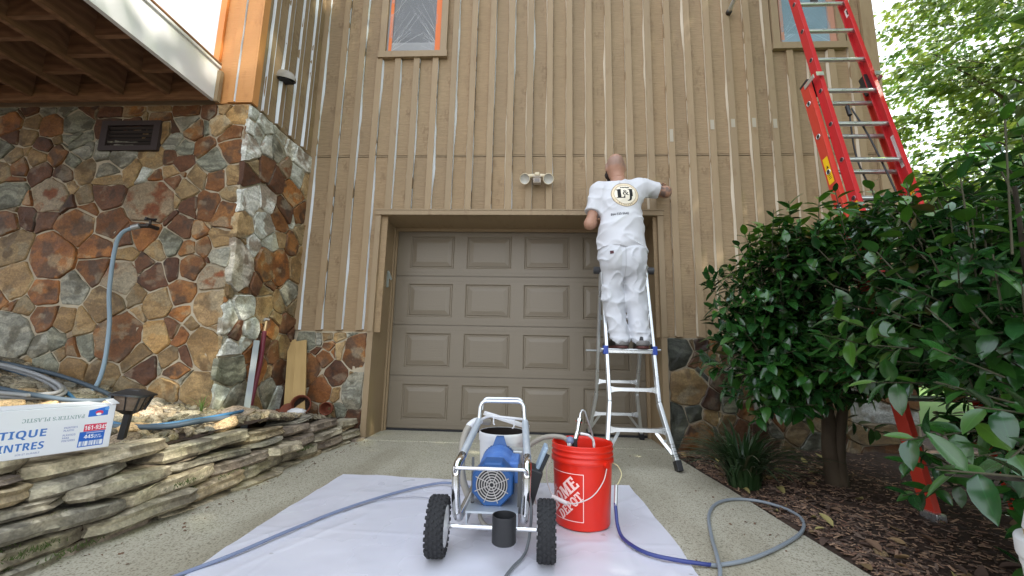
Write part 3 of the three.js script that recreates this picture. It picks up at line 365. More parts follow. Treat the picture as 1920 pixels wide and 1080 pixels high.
// ---------------------------------------------------------------- dry stone retaining wall and gravel bed
const slabTex = mottled([0.49, 0.46, 0.40], [0.65, 0.62, 0.55], [0.40, 0.37, 0.32], 600, 0.7);
const SLAB = [[1.3, 1.27, 1.2], [1.1, 1.07, 1.0], [1.55, 1.48, 1.34], [0.82, 0.73, 0.72], [1.3, 1.14, 0.92], [0.85, 0.86, 0.87]].map((t) => mat(t, 0.85, { map: slabTex, bumpMap: stoneBump, bumpScale: 0.012 }));
function flag(L, D, T, rr, rough = 1) { // a rough flat stone, length along z, depth along x, base at y 0, outer face at x = 0 and body towards -x
  const o = [], n = Math.max(4, Math.round(L / 0.06)), ph = rr() * 60;
  for (let i = 0; i <= n; i++) o.push([0.014 * rough * n3(i * 0.8, ph, 1) + (i === 0 || i === n ? -0.02 - 0.03 * rr() : 0), -L / 2 + (L * i) / n]);
  o.push([-D * 0.5, L / 2 + 0.02 * (rr() - 0.5)], [-D, L / 2 - 0.05 * rr()], [-D - 0.02 * rr(), 0], [-D, -L / 2 + 0.05 * rr()], [-D * 0.5, -L / 2 + 0.02 * (rr() - 0.5)]);
  const ring = (d, y, j) => o.map(([x, z]) => { const dx = x + D / 2, k = Math.hypot(dx, z) || 1; return [x - (dx / k) * d, y + j * f3(x * 12, z * 12, ph, 2) + 0.012 * rough * f3(z * 3, ph, y * 9, 2), z - (z / k) * d]; });
  const b = 0.012 * rough * (0.4 + rr());
  const g = ringFan([ring(0.06, 0.001, 0), ring(0.012 + b * rr(), 0, 0), ring(-0.004 - b * rr() * 0.6, T * 0.3, 0.004), ring(b * rr(), T * 0.62, 0.004), ring(0.003, T * 0.9, 0.005), ring(0.016, T, 0.006), ring(0.09, T, 0.01)]);
  return uvTri(toCreasedNormals(g, 0.5), rr() * 8, rr() * 8);
}
const wallX = (z) => (z < 0.07 ? 0 : z < 1.6 ? lerp(0.0, -0.097, (z - 0.07) / 1.53) : z < 2.42 ? lerp(-0.097, -0.18, (z - 1.6) / 0.82) : lerp(-0.18, -0.36, (z - 2.42) / 1.1)) - 0.012;
const wallH = (z) => lerp(0.17, 0.3, clamp(z / 1.8)) + 0.1 * clamp((z - 1.9) / 0.9);
{
  const w = thing('dry_stone_wall', 'low dry stacked wall of flat stones along the left edge of the drive', 'stone wall', [0, 0, 0]);
  const r = rng(21); let y = -0.035;
  for (let c = 0; c < 8; c++) {
    let z = 0.04 - 0.3 * r(); const th = 0.052 + 0.036 * r();
    while (z < 3.7) {
      const L = 0.16 + 0.24 * r() + 0.26 * r() * (z > 1.2 ? 1 : 0.3), zc = z + L / 2, h = wallH(zc), T = Math.min(th * (0.62 + 0.42 * r()), h - 0.055 - y); z += L * (0.94 + 0.1 * r());
      if (T < 0.018) continue;
      const x = wallX(zc) - 0.11 * clamp(y / 0.35) + 0.075 * (r() - 0.55), m = part('stone', flag(L + 0.012, 0.2 + 0.1 * r(), T, r), SLAB[(r() * SLAB.length) | 0], w);
      m.position.set(x, y + 0.012 * (r() - 0.5), zc); m.rotation.set(0.13 * (r() - 0.5), Math.atan2(wallX(zc + 0.1) - wallX(zc - 0.1), 0.2) + 0.2 * (r() - 0.5), 0.1 * (r() - 0.5));
    }
    y += th * 0.93;
  }
  // capstones
  let z = -0.02; while (z < 3.6) {
    const L = 0.26 + 0.26 * r() + (z > 1.2 ? 0.12 : 0), zc = z + L / 2, h = wallH(zc), T = 0.05 + 0.02 * r() + (z > 1.9 ? 0.012 : 0), m = part('stone', flag(L, 0.3 + 0.1 * r(), T, r, 1.2), SLAB[[0, 2, 0, 4, 2, 3][(r() * 6) | 0]], w, 'large flat capstone');
    m.position.set(wallX(zc) - 0.03 - 0.08 * clamp(h / 0.35) + 0.04 * (r() - 0.5), h - 0.05 + 0.012 * r(), zc); m.rotation.set(0.06 * (r() - 0.5), Math.atan2(wallX(zc + 0.1) - wallX(zc - 0.1), 0.2) + 0.3 * (r() - 0.5), 0.03 + 0.08 * r()); z += L * 0.93;
  }
  part('rubble_core', box(-0.36, -0.24, -0.1, 0.1, 0, 2.3), M.soil, w);
  const blade = new THREE.ConeGeometry(0.0035, 0.03, 4).translate(0, 0.012, 0), ms = [];
  for (let k = 0; k < 9; k++) { const zc = 0.3 + 2.6 * r(), yc = 0.02 + (wallH(zc) - 0.12) * r() * r(); for (let i = 0; i < 70; i++) ms.push(xform(V(wallX(zc) - 0.11 * (yc / 0.35) - 0.004 + 0.02 * (r() - 0.5), yc + 0.02 * (r() - 0.5), zc + 0.13 * (r() + r() - 1)), [0.8 * (r() - 0.5), r() * 6, -0.5 + 0.7 * (r() - 0.5)], 0.3 + r() * 0.45)); }
  instances('moss', blade, mat([0.075, 0.11, 0.025], 0.9), ms, w);
}
const bedY = (x, z) => { const e = clamp((-x - 0.5) / 1.85); return 0.175 + 0.14 * sstep(0.0, 1.1, z) - 0.03 * sstep(1.2, 2.2, z) * (1 - e) + 0.1 * e + 0.24 * e * e + 0.016 * f3(x * 2, 1, z * 2, 2); };
const gravelBed = (() => {
  const g = new THREE.PlaneGeometry(3.4, 3.6, 68, 72).rotateX(-PI / 2).translate(-1.92, 0, 1.8), p = g.attributes.position;
  for (let i = 0; i < p.count; i++) { p.setX(i, Math.min(p.getX(i), wallX(p.getZ(i)) - 0.2)); p.setY(i, bedY(p.getX(i), p.getZ(i)) + 0.015 * f3(p.getX(i) * 14, 2, p.getZ(i) * 14, 2)); } g.computeVertexNormals();
  const bed = struct('gravel_bed', uvTri(g), M.soil), r = rng(33), geos = [];
  for (let k = 0; k < 7; k++) { const s = mergeVertices(new THREE.IcosahedronGeometry(1, 3)), q = s.attributes.position; s.deleteAttribute('normal'); s.deleteAttribute('uv'); const t = mergeVertices(s), tp = t.attributes.position; for (let i = 0; i < tp.count; i++) { const v = V().fromBufferAttribute(tp, i), d = 1 + 0.34 * n3(v.x * 1.3 + k * 7, v.y * 1.3, v.z * 1.3) + 0.1 * n3(v.x * 4, v.y * 4 + k, v.z * 4); tp.setXYZ(i, v.x * d, v.y * d, v.z * d); } t.computeVertexNormals(); geos.push(uvTri(t)); }
  const mats = [[1.5, 1.45, 1.35], [1.2, 1.16, 1.08], [1.9, 1.83, 1.7], [1.9, 1.5, 1.08], [0.85, 0.87, 0.88], [1.4, 1.2, 1.12]].map((t) => mat(t, 0.6, { map: slabTex }));
  const at = (x, z, s, big) => { const m = part('river_stone', geos[(r() * 7) | 0], mats[(r() * 6) | 0], bed); m.position.set(x, bedY(x, z) + s * 0.2, z); m.rotation.set(0.5 * (r() - 0.5), r() * 6.3, 0.5 * (r() - 0.5)); m.scale.set(s * (0.9 + 0.7 * r()), s * (0.36 + 0.25 * r()), s); };
  for (let i = 0; i < 285; i++) { const z = i < 40 ? 0.12 + 0.8 * r() : FRONT + 0.06 + 1.3 * r(), x = z < FRONT + 0.05 ? -0.35 - 0.38 * r() : -0.34 - 1.75 * Math.pow(r(), 0.8); at(x, z, 0.03 + 0.034 * r() * r() + (r() < 0.24 ? 0.028 : 0)); }
  const ms = []; for (let i = 0; i < 3400; i++) { const z = r() < 0.25 ? 0.05 + 0.9 * r() : FRONT + 0.03 + 2.4 * r() * r(), x = z < FRONT + 0.03 ? -0.3 - 0.46 * r() : -0.36 - 2.4 * r(), s = 0.013 + 0.02 * r(); ms.push(xform(V(x, bedY(x, z) + s * 0.3, z), [r(), r() * 6, r()], V(s * (1 + 0.6 * r()), s * 0.6, s))); }
  instances('pebbles', geos[2], mats[1], ms, bed, [new THREE.Color(1, 1, 1), new THREE.Color(0.7, 0.66, 0.6), new THREE.Color(1.2, 1.1, 1), new THREE.Color(0.5, 0.5, 0.5)]);
  return bed;
})();
{ // narrow weeds by the corner of the stone wall
  const w = thing('weed', 'thin green weed growing from gravel at the corner of the stone wall', 'weed', [-0.74, bedY(-0.74, 1.05), 1.08]), r = rng(8);
  for (let i = 0; i < 9; i++) { const a = r() * 6.3, L = 0.09 + 0.13 * r(), b = 0.03 + 0.09 * r(), n = 6, rings = []; const pos = [], idx = []; for (let k = 0; k <= n; k++) { const t = k / n, wd = 0.006 * (1 - t * 0.9), px = Math.cos(a) * b * t * t, pz = Math.sin(a) * b * t * t, py = L * (t - 0.35 * t * t * (b / 0.1)); pos.push(px - Math.sin(a) * wd, py, pz + Math.cos(a) * wd, px + Math.sin(a) * wd, py, pz - Math.cos(a) * wd); if (k) { const o = (k - 1) * 2; idx.push(o, o + 1, o + 2, o + 1, o + 3, o + 2); } } const g = new THREE.BufferGeometry(); g.setAttribute('position', new THREE.Float32BufferAttribute(pos, 3)); g.setIndex(idx); g.computeVertexNormals(); part('blade', g, mat([0.16, 0.26, 0.06], 0.6), w); }
}

// ---------------------------------------------------------------- things on and beside the left wall
{ // carton of painter's plastic on the capstones
  const b = thing('carton', 'white printed carton of plastic sheeting lying on the stacked stone wall', 'cardboard box', [-0.25, 0.37, 2.17]);
  b.rotation.y = Math.atan2(0.956, 0.293) ; b.rotation.z = -0.02;
  const W = 1024, H = 400, fx = (zx) => W - (1020 - zx) * 0.678;
  const face = canvasTex(W, H, (c) => {
    c.fillStyle = '#eef0f4'; c.fillRect(0, 0, W, H);
    const txt = (s, x, y, px, col, w = 'bold', sx = 1, font = 'sans-serif') => { c.save(); c.translate(x, y); c.scale(sx, 1); c.fillStyle = col; c.font = `${w} ${px}px ${font}`; c.fillText(s, 0, 0); c.restore(); };
    c.textAlign = 'right'; txt('PLASTIQUE', fx(335), 232, 90, '#4a7bc4', 'bold', 1.1); txt('POUR PEINTRES', fx(330), 338, 86, '#3f78c6', 'bold', 0.95);
    txt('SÛR ET DURABLE', fx(300), 376, 20, '#7d86b4', 'normal'); c.textAlign = 'left';
    c.save(); c.translate(fx(690), 72); c.rotate(PI); c.scale(0.9, 1); c.fillStyle = '#93a7a8'; c.font = 'bold 46px serif'; c.fillText("PAINTER'S PLASTIC", 0, 0); c.restore();
    ["PAINTER'S", 'PLASTIC', '', 'PLÁSTICO', 'PARA', 'PINTORES'].forEach((s, i) => txt(s, fx(492), 190 + i * 25 - (i > 2 ? 8 : 0), 23, '#8f97c0', 'bold', 0.85));
    c.fillStyle = '#2f6fce'; c.beginPath(); c.moveTo(fx(725), 38); c.lineTo(fx(945), 8); c.lineTo(fx(945), 92); c.lineTo(fx(725), 100); c.fill(); c.fillStyle = '#d8405e'; c.beginPath(); c.ellipse(fx(845), 64, 30, 20, 0, 0, 7); c.fill(); c.fillStyle = '#ffffff'; c.beginPath(); c.ellipse(fx(840), 78, 20, 12, 0, 0, 7); c.fill(); c.fillStyle = '#5d9be0'; c.beginPath(); c.ellipse(fx(925), 30, 18, 18, 0, 0, 7); c.fill();
    c.fillStyle = '#e0415e'; c.fillRect(fx(705), 168, fx(955) - fx(705), 66); txt('161-9345', fx(710), 222, 58, '#ffffff', 'bold', 0.72);
    c.fillStyle = '#2968c8'; c.fillRect(fx(668), 236, fx(948) - fx(668), 138); txt('445', fx(722), 300, 50, '#ffffff', 'bold', 0.9); txt('SQ FT', fx(835), 284, 18, '#ffffff'); txt('41.3 M²', fx(835), 302, 17, '#ffffff'); c.fillStyle = '#dfe6f4'; c.fillRect(fx(740), 246, 130, 6);
    c.fillStyle = '#f4f6fb'; c.fillRect(fx(680), 322, fx(938) - fx(680), 44); c.fillStyle = '#3f6fc0'; for (let i = 0; i < 34; i++) if (h3(i, 4, 4) > 0.4) c.fillRect(fx(700) + i * 4.4, 322, 1.5 + 2 * h3(i, 3, 3), 44);
  });
  const L = 0.45, HH = 0.176, D = 0.2;
  part('box_body', [new RoundedBoxGeometry(L, HH, D, 2, 0.004).translate(-L / 2, HH / 2, -D / 2)], mat([0.8, 0.81, 0.83], 0.6), b);
  part('printed_face', new THREE.PlaneGeometry(L - 0.008, HH - 0.006).translate(-L / 2, HH / 2, 0.0012), mat([1, 1, 1], 0.45, { map: face }), b, 'blue and red printed face');
  part('flap', [beam([-0.004, HH, 0.001], [-0.02, HH + 0.02, -0.02], 0.05, 0.003), box(-L + 0.02, -0.03, HH + 0.001, HH + 0.004, -D * 0.55, -0.01)], mat([0.8, 0.81, 0.83], 0.6), b);
}
{ // solar path light
  const l = thing('path_light', 'black four sided garden path light on a stake behind the stacked stones', 'garden light', [-0.475, 0.285, 1.9]); l.rotation.set(0, 0.3, -0.1); l.scale.setScalar(0.8);
  const y0 = 0.225; part('stake', [box(-0.017, 0.017, 0, y0, -0.017, 0.017, 0, 0, 0.003)], M.black, l);
  const py = (s0, y0, s1, y1, t) => { const g = new THREE.CylinderGeometry(s1 * 1.414, s0 * 1.414, y1 - y0, 4, 1, t); g.rotateY(PI / 4); return g.translate(0, (y0 + y1) / 2, 0); };
  part('lamp_base', [py(0.02, y0 - 0.005, 0.052, y0 + 0.022)], M.black, l);
  const lens = part('lens', [py(0.05, y0 + 0.023, 0.07, y0 + 0.108)], new THREE.MeshPhysicalMaterial({ color: 0x9c8a7a, roughness: 0.25, transmission: 0.35, thickness: 0, bumpMap: stoneBump, bumpScale: 0.004 }), l);
  const bars = []; for (const [a, b] of [[1, 1], [1, -1], [-1, 1], [-1, -1]]) bars.push(beam([a * 0.053, y0 + 0.018, b * 0.053], [a * 0.073, y0 + 0.11, b * 0.073], 0.009, 0.009)); for (const [a, b] of [[1, 0], [-1, 0], [0, 1], [0, -1]]) bars.push(beam([a * 0.053, y0 + 0.02, b * 0.053], [a * 0.073, y0 + 0.11, b * 0.073], 0.005, 0.005, V(b || 0.01, 0, a || 0.01)));
  part('frame', bars, M.black, l);
  part('cap', [py(0.088, y0 + 0.109, 0.085, y0 + 0.12), py(0.083, y0 + 0.12, 0.04, y0 + 0.142), py(0.038, y0 + 0.142, 0.034, y0 + 0.147)], M.black, l);
}
// spigot and the hose that hangs from it
M.hoseBlue = mat([0.16, 0.25, 0.33], 0.5); M.hoseGrey = mat([0.3, 0.31, 0.32], 0.45); M.hoseDark = mat([0.07, 0.1, 0.13], 0.5); M.hoseTeal = mat([0.05, 0.17, 0.32], 0.45);
{
  const s = thing('spigot', 'dark outdoor tap on the rust stone wall with the hose attached', 'tap', [-1.39, 1.7, FRONT + 0.03]);
  part('pipe', [rod([0, 0, -0.02], [0, 0, 0.08], 0.016), rod([0, 0, 0.06], [-0.035, -0.012, 0.095], 0.017), rod([0, -0.0, 0.05], [0, 0.05, 0.055], 0.009)], M.darkMetal, s);
  part('handle', [rod([-0.045, 0.052, 0.055], [0.045, 0.052, 0.055], 0.008), rod([0, 0.052, 0.015], [0, 0.052, 0.095], 0.007)], M.black, s);
  part('connector', [rod([-0.035, -0.012, 0.095], [-0.085, -0.03, 0.105], 0.021)], M.steel, s);
  single('garden_hose', tube([[-1.474, 1.67, 1.075], [-1.54, 1.62, 1.085], [-1.585, 1.5, 1.07], [-1.6, 1.2, 1.045], [-1.58, 0.95, 1.02], [-1.545, 0.7, 1.04], [-1.52, 0.55, 1.08], [-1.5, 0.46, 1.14], [-1.46, 0.4, 1.22]], 0.0135, 90, 10), mat([0.24, 0.33, 0.4], 0.45), 'blue grey hose hanging from the tap down the stone wall', 'hose');
  const loop = (cx, cz, rx, rz, n, ph, lift) => { const p = []; for (let i = 0; i <= n * 12; i++) { const a = ph + (i / 12) * 2 * PI, k = 1 + 0.06 * Math.sin(a * 1.7 + ph); const x = cx + Math.cos(a) * rx * k, z = cz + Math.sin(a) * rz * k; p.push([x, bedY(x, z) + 0.045 + lift + 0.02 * Math.sin(a * 0.8), z]); } return p; };
  single('hose_coil', tube(loop(-1.85, 1.46, 0.42, 0.24, 3, 0.4, 0.02), 0.0125, 220, 8), M.hoseGrey, 'grey hose lying in loops on the gravel behind the carton', 'hose');
  const gy = (x, z, d = 0.04) => [x, bedY(x, z) + d, z];
  single('hose_coil', tube([gy(-2.5, 1.12), gy(-1.9, 1.08, 0.06), gy(-1.4, 1.14, 0.06), gy(-1.2, 1.3, 0.06), gy(-1.3, 1.48, 0.07), gy(-1.7, 1.62, 0.08)], 0.015, 90, 8), M.hoseDark, 'dark curved hose end on the gravel beside the grey coil', 'hose');
  single('garden_hose', tube([gy(-2.4, 1.2), gy(-1.7, 1.22, 0.05), gy(-1.2, 1.45, 0.04), gy(-0.85, 1.62, 0.04), gy(-0.6, 1.66, 0.05), gy(-0.45, 1.45, 0.06), gy(-0.42, 1.2, 0.06), gy(-0.5, 0.92, 0.05)], 0.0105, 100, 8), M.hoseTeal, 'thin blue hose running along the gravel behind the path light', 'hose');
  single('garden_hose', tube([gy(-0.72, 1.7), gy(-0.5, 1.62, 0.05), gy(-0.4, 1.5, 0.06), gy(-0.38, 1.3, 0.05)], 0.015, 40, 8), M.hoseDark, 'short black hose stub on the gravel beside the path light', 'hose');
  single('drain_pipe', tube([[-3.3, 0.72, 1.2], [-2.6, 0.7, 1.16], [-2.28, 0.665, 1.14]], 0.03, 30, 12), mat([0.03, 0.07, 0.06], 0.5), 'dark green pipe end lying at the foot of the stone wall', 'pipe');
}
{ // tap, red hose and metal strip on the return wall
  const s = thing('spigot', 'small brass tap on the pale return wall above the red hose', 'tap', [XL + 0.02, 0.985, 0.535]);
  part('pipe', [rod([0, 0.03, 0], [0.05, 0.03, 0], 0.011), rod([0.05, 0.04, 0], [0.05, -0.06, 0.01], 0.012)], mat([0.5, 0.36, 0.2], 0.35, { metalness: 0.8 }), s);
  part('handle', [rod([0.05, 0.055, -0.025], [0.05, 0.055, 0.025], 0.01), rod([0.03, 0.04, 0], [0.05, 0.055, 0], 0.007)], M.steel, s);
  single('red_hose', tube([[XL + 0.07, 0.93, 0.545], [XL + 0.075, 0.7, 0.56], [XL + 0.08, 0.5, 0.6], [XL + 0.1, 0.32, 0.66], [XL + 0.14, 0.2, 0.74]], 0.018, 40, 10), mat([0.16, 0.02, 0.035], 0.5), 'dark red hose hanging from the brass tap by the wall corner', 'hose');
  const p = single('metal_strip', uvTri(beam([XL + 0.05, 0.86, 0.6], [XL + 0.2, 0.17, 0.85], 0.042, 0.012, V(0.6, 0.2, 0.7))), mat([0.3, 0.32, 0.33], 0.5), 'grey metal strip leaning on the return wall beside the red hose', 'metal strip');
}
// two boards leaning in the corner
for (const [a, b, l] of [[[-0.685, 0.875, 0.028], [-0.5, 0.235, 0.27], 'wider pale wooden board leaning on the stone base, right of the pair'], [[-0.76, 0.88, 0.04], [-0.585, 0.22, 0.29], 'darker edge on wooden board leaning in the wall corner, left of the pair']]) single('wooden_board', beam(a, b, l[0] === 'w' ? 0.11 : 0.07, 0.025, V(0.15, 0.3, 1), 0.003), M.plank, l, 'board');
{ // fallen terracotta pots, a shard and a rag
  const clay = mat([1, 1, 1], 0.8, { map: tex(128, 128, (u, v) => mixc([0.42, 0.22, 0.15], [0.56, 0.31, 0.21], tf(u, v, 5, 5, 700, 4))) });
  const pot = (R, H) => lathe([[0.012, 0], [R * 0.68, 0], [R * 0.9, H * 0.76], [R * 0.9, H * 0.78], [R, H * 0.78], [R, H], [R * 0.88, H], [R * 0.82, H * 0.76], [R * 0.6, 0.012], [0.012, 0.012]], 28);
  const lay = (g, tilt, turn) => { g.rotateX(tilt); g.rotateY(turn); return g; };
  const a = thing('terracotta_pot', 'larger terracotta pot lying on its side by the wooden boards', 'plant pot', [-0.52, 0.3, 0.2], 'terracotta pots on the gravel'); part('pot_body', lay(pot(0.085, 0.15), PI / 2 - 0.15, 0.35).translate(0, 0, -0.03), clay, a); part('soil', lay(new THREE.CircleGeometry(0.068, 20).rotateX(-PI / 2).translate(0, 0.08, 0), PI / 2 - 0.15, 0.35).translate(0, 0, -0.03), M.soil, a);
  const b = thing('terracotta_pot', 'smaller terracotta pot on its side, nearest the garage door', 'plant pot', [-0.31, 0.27, 0.13], 'terracotta pots on the gravel'); part('pot_body', lay(pot(0.058, 0.11), PI / 2 - 0.1, 0.15).translate(0, 0, -0.03), clay, b);
  const s = thing('terracotta_saucer', 'broken terracotta shard leaning before the larger pot', 'shard', [-0.57, 0.255, 0.3]); part('shard', lathe([[0.01, 0], [0.07, 0.004], [0.08, 0.02], [0.074, 0.02], [0.066, 0.012], [0.01, 0.009]], 24).rotateX(0.9).rotateY(0.6), clay, s); part('shard_edge', beam([-0.11, 0.02, 0.0], [-0.02, -0.005, 0.03], 0.03, 0.012), clay, s);
  const rg = new THREE.SphereGeometry(0.06, 28, 18), p = rg.attributes.position; for (let i = 0; i < p.count; i++) { const x = p.getX(i), y = p.getY(i), z = p.getZ(i), k = 1 + 0.35 * f3(x * 30, y * 40, z * 30, 3); p.setXYZ(i, x * k * 1.3, Math.max(-0.02, y * k * 0.6), z * k); } rg.computeVertexNormals();
  single('rag', rg, mat([0.75, 0.74, 0.73], 0.9), 'crumpled white rag in front of the terracotta pots', 'rag', [-0.47, 0.265, 0.36]);
  const fl = single('slate', flag(0.34, 0.26, 0.022, rng(4)), SLAB[5], 'thin dark slate lying loose on top of the stacked wall', 'slate', [-0.22, 0.252, 0.62]); fl.rotation.set(0.02, 0.2, 0.12);
}
// floodlight above the door
{
  const f = thing('floodlight', 'cream twin head security floodlight on the siding above the garage door', 'floodlight', [1.555, 2.5, 0.03]), cream = mat([0.66, 0.57, 0.4], 0.45), creamD = mat([0.48, 0.41, 0.34], 0.5);
  part('mounting_box', [box(-0.045, 0.045, 0.0, 0.055, -0.005, 0.03, 0, 0, 0.008), box(-0.022, 0.022, 0.03, 0.062, 0.0, 0.05, 0, 0, 0.006)], cream, f);
  part('sensor', [box(-0.038, 0.036, -0.06, -0.002, 0.015, 0.075, 0, 0, 0.006), box(-0.044, 0.042, -0.004, 0.008, 0.01, 0.085, 0, 0, 0.004)], creamD, f); part('sensor_lens', box(-0.026, 0.024, -0.05, -0.016, 0.0755, 0.079), mat([0.2, 0.17, 0.15], 0.3), f);
  for (const s of [-1, 1]) { const q = new THREE.Quaternion().setFromUnitVectors(V(0, 1, 0), V(s * (s < 0 ? 0.35 : 0.02), -0.42, 0.9).normalize()), T = (g) => g.applyQuaternion(q).translate(s * 0.108, -0.012, 0.055);
    const h = part('lamp_head', [T(lathe([[0.001, -0.05], [0.026, -0.048], [0.03, -0.01], [0.05, 0.028], [0.054, 0.036], [0.05, 0.04], [0.046, 0.036]], 28)), rod([s * 0.03, 0.03, 0.035], [s * 0.09, 0.02, 0.04], 0.019)], cream, f); part('lamp_glass', T(lathe([[0.046, 0.034], [0.035, 0.024], [0.001, 0.018]], 28)), mat([0.5, 0.48, 0.42], 0.2), h); }
}
// ---------------------------------------------------------------- drop cloth on the drive
M.cloth = mat([1, 1, 1], 0.4, { map: tex(768, 768, (u, v) => { const n = tf(u, v, 5, 6, 800, 4), s = sstep(0.66, 0.72, tf(u, v, 6, 4, 820, 4)), d = sstep(0.8, 0.88, tf(u, v, 30, 26, 830, 3)); return mixc(mixc(mixc([0.83, 0.83, 0.87], [0.88, 0.875, 0.905], n), [0.75, 0.75, 0.80], s * 0.5), [0.5, 0.48, 0.46], d * 0.35); }), roughnessMap: grey(512, 512, (u, v) => 0.55 + 0.7 * (tf(u, v, 5, 5, 840, 4) - 0.3)) });
{
  const nx = 150, nz = 150, g = new THREE.PlaneGeometry(1, 1, nx, nz), p = g.attributes.position, uv = g.attributes.uv;
  for (let j = 0; j <= nz; j++) for (let i = 0; i <= nx; i++) {
    const s = i / nx, t = j / nz, k = j * (nx + 1) + i, x0 = lerp(0.325, 0.335, t) + 0.012 * n3(t * 7, 1, 1), x1 = lerp(2.15, 2.185, t) + 0.01 * n3(t * 6, 3, 2), x = lerp(x0, x1, s), z = lerp(1.165 + 0.012 * n3(s * 6, 9, 9) + 0.01 * Math.sin(s * 3), 3.4, t);
    const fold = 0.0022 * (1 - Math.min(1, Math.abs(((x - 0.325) % 0.46) - 0.23) / 0.012)) + 0.0022 * (1 - Math.min(1, Math.abs(((z - 1.165) % 0.52) - 0.3) / 0.012));
    const wr = 0.006 * Math.max(0, f3(x * 3.1 + z, 2, z * 2.6, 3)) + 0.0035 * Math.pow(1 - Math.abs(n3(x * 4 + z * 2.4, 7, z * 3 - x)), 8) + 0.002 * f3(x * 14, 4, z * 14, 2);
    const edge = Math.min(s * 1.8, (1 - s) * 1.8, t * 2.2), lift = 0.012 * (1 - sstep(0, 0.06, edge)) * Math.max(0, n3(x * 3.3, z * 3.3, 4) + 0.1);
    p.setXYZ(k, x, 0.005 + Math.max(0, fold) + Math.max(0, wr) + lift, z); uv.setXY(k, x / 1.6, z / 1.6);
  }
  g.computeVertexNormals(); single('drop_cloth', g, M.cloth, 'white plastic drop cloth spread over the drive under the sprayer', 'drop cloth');
}
const CY = 0.011; // top of the cloth
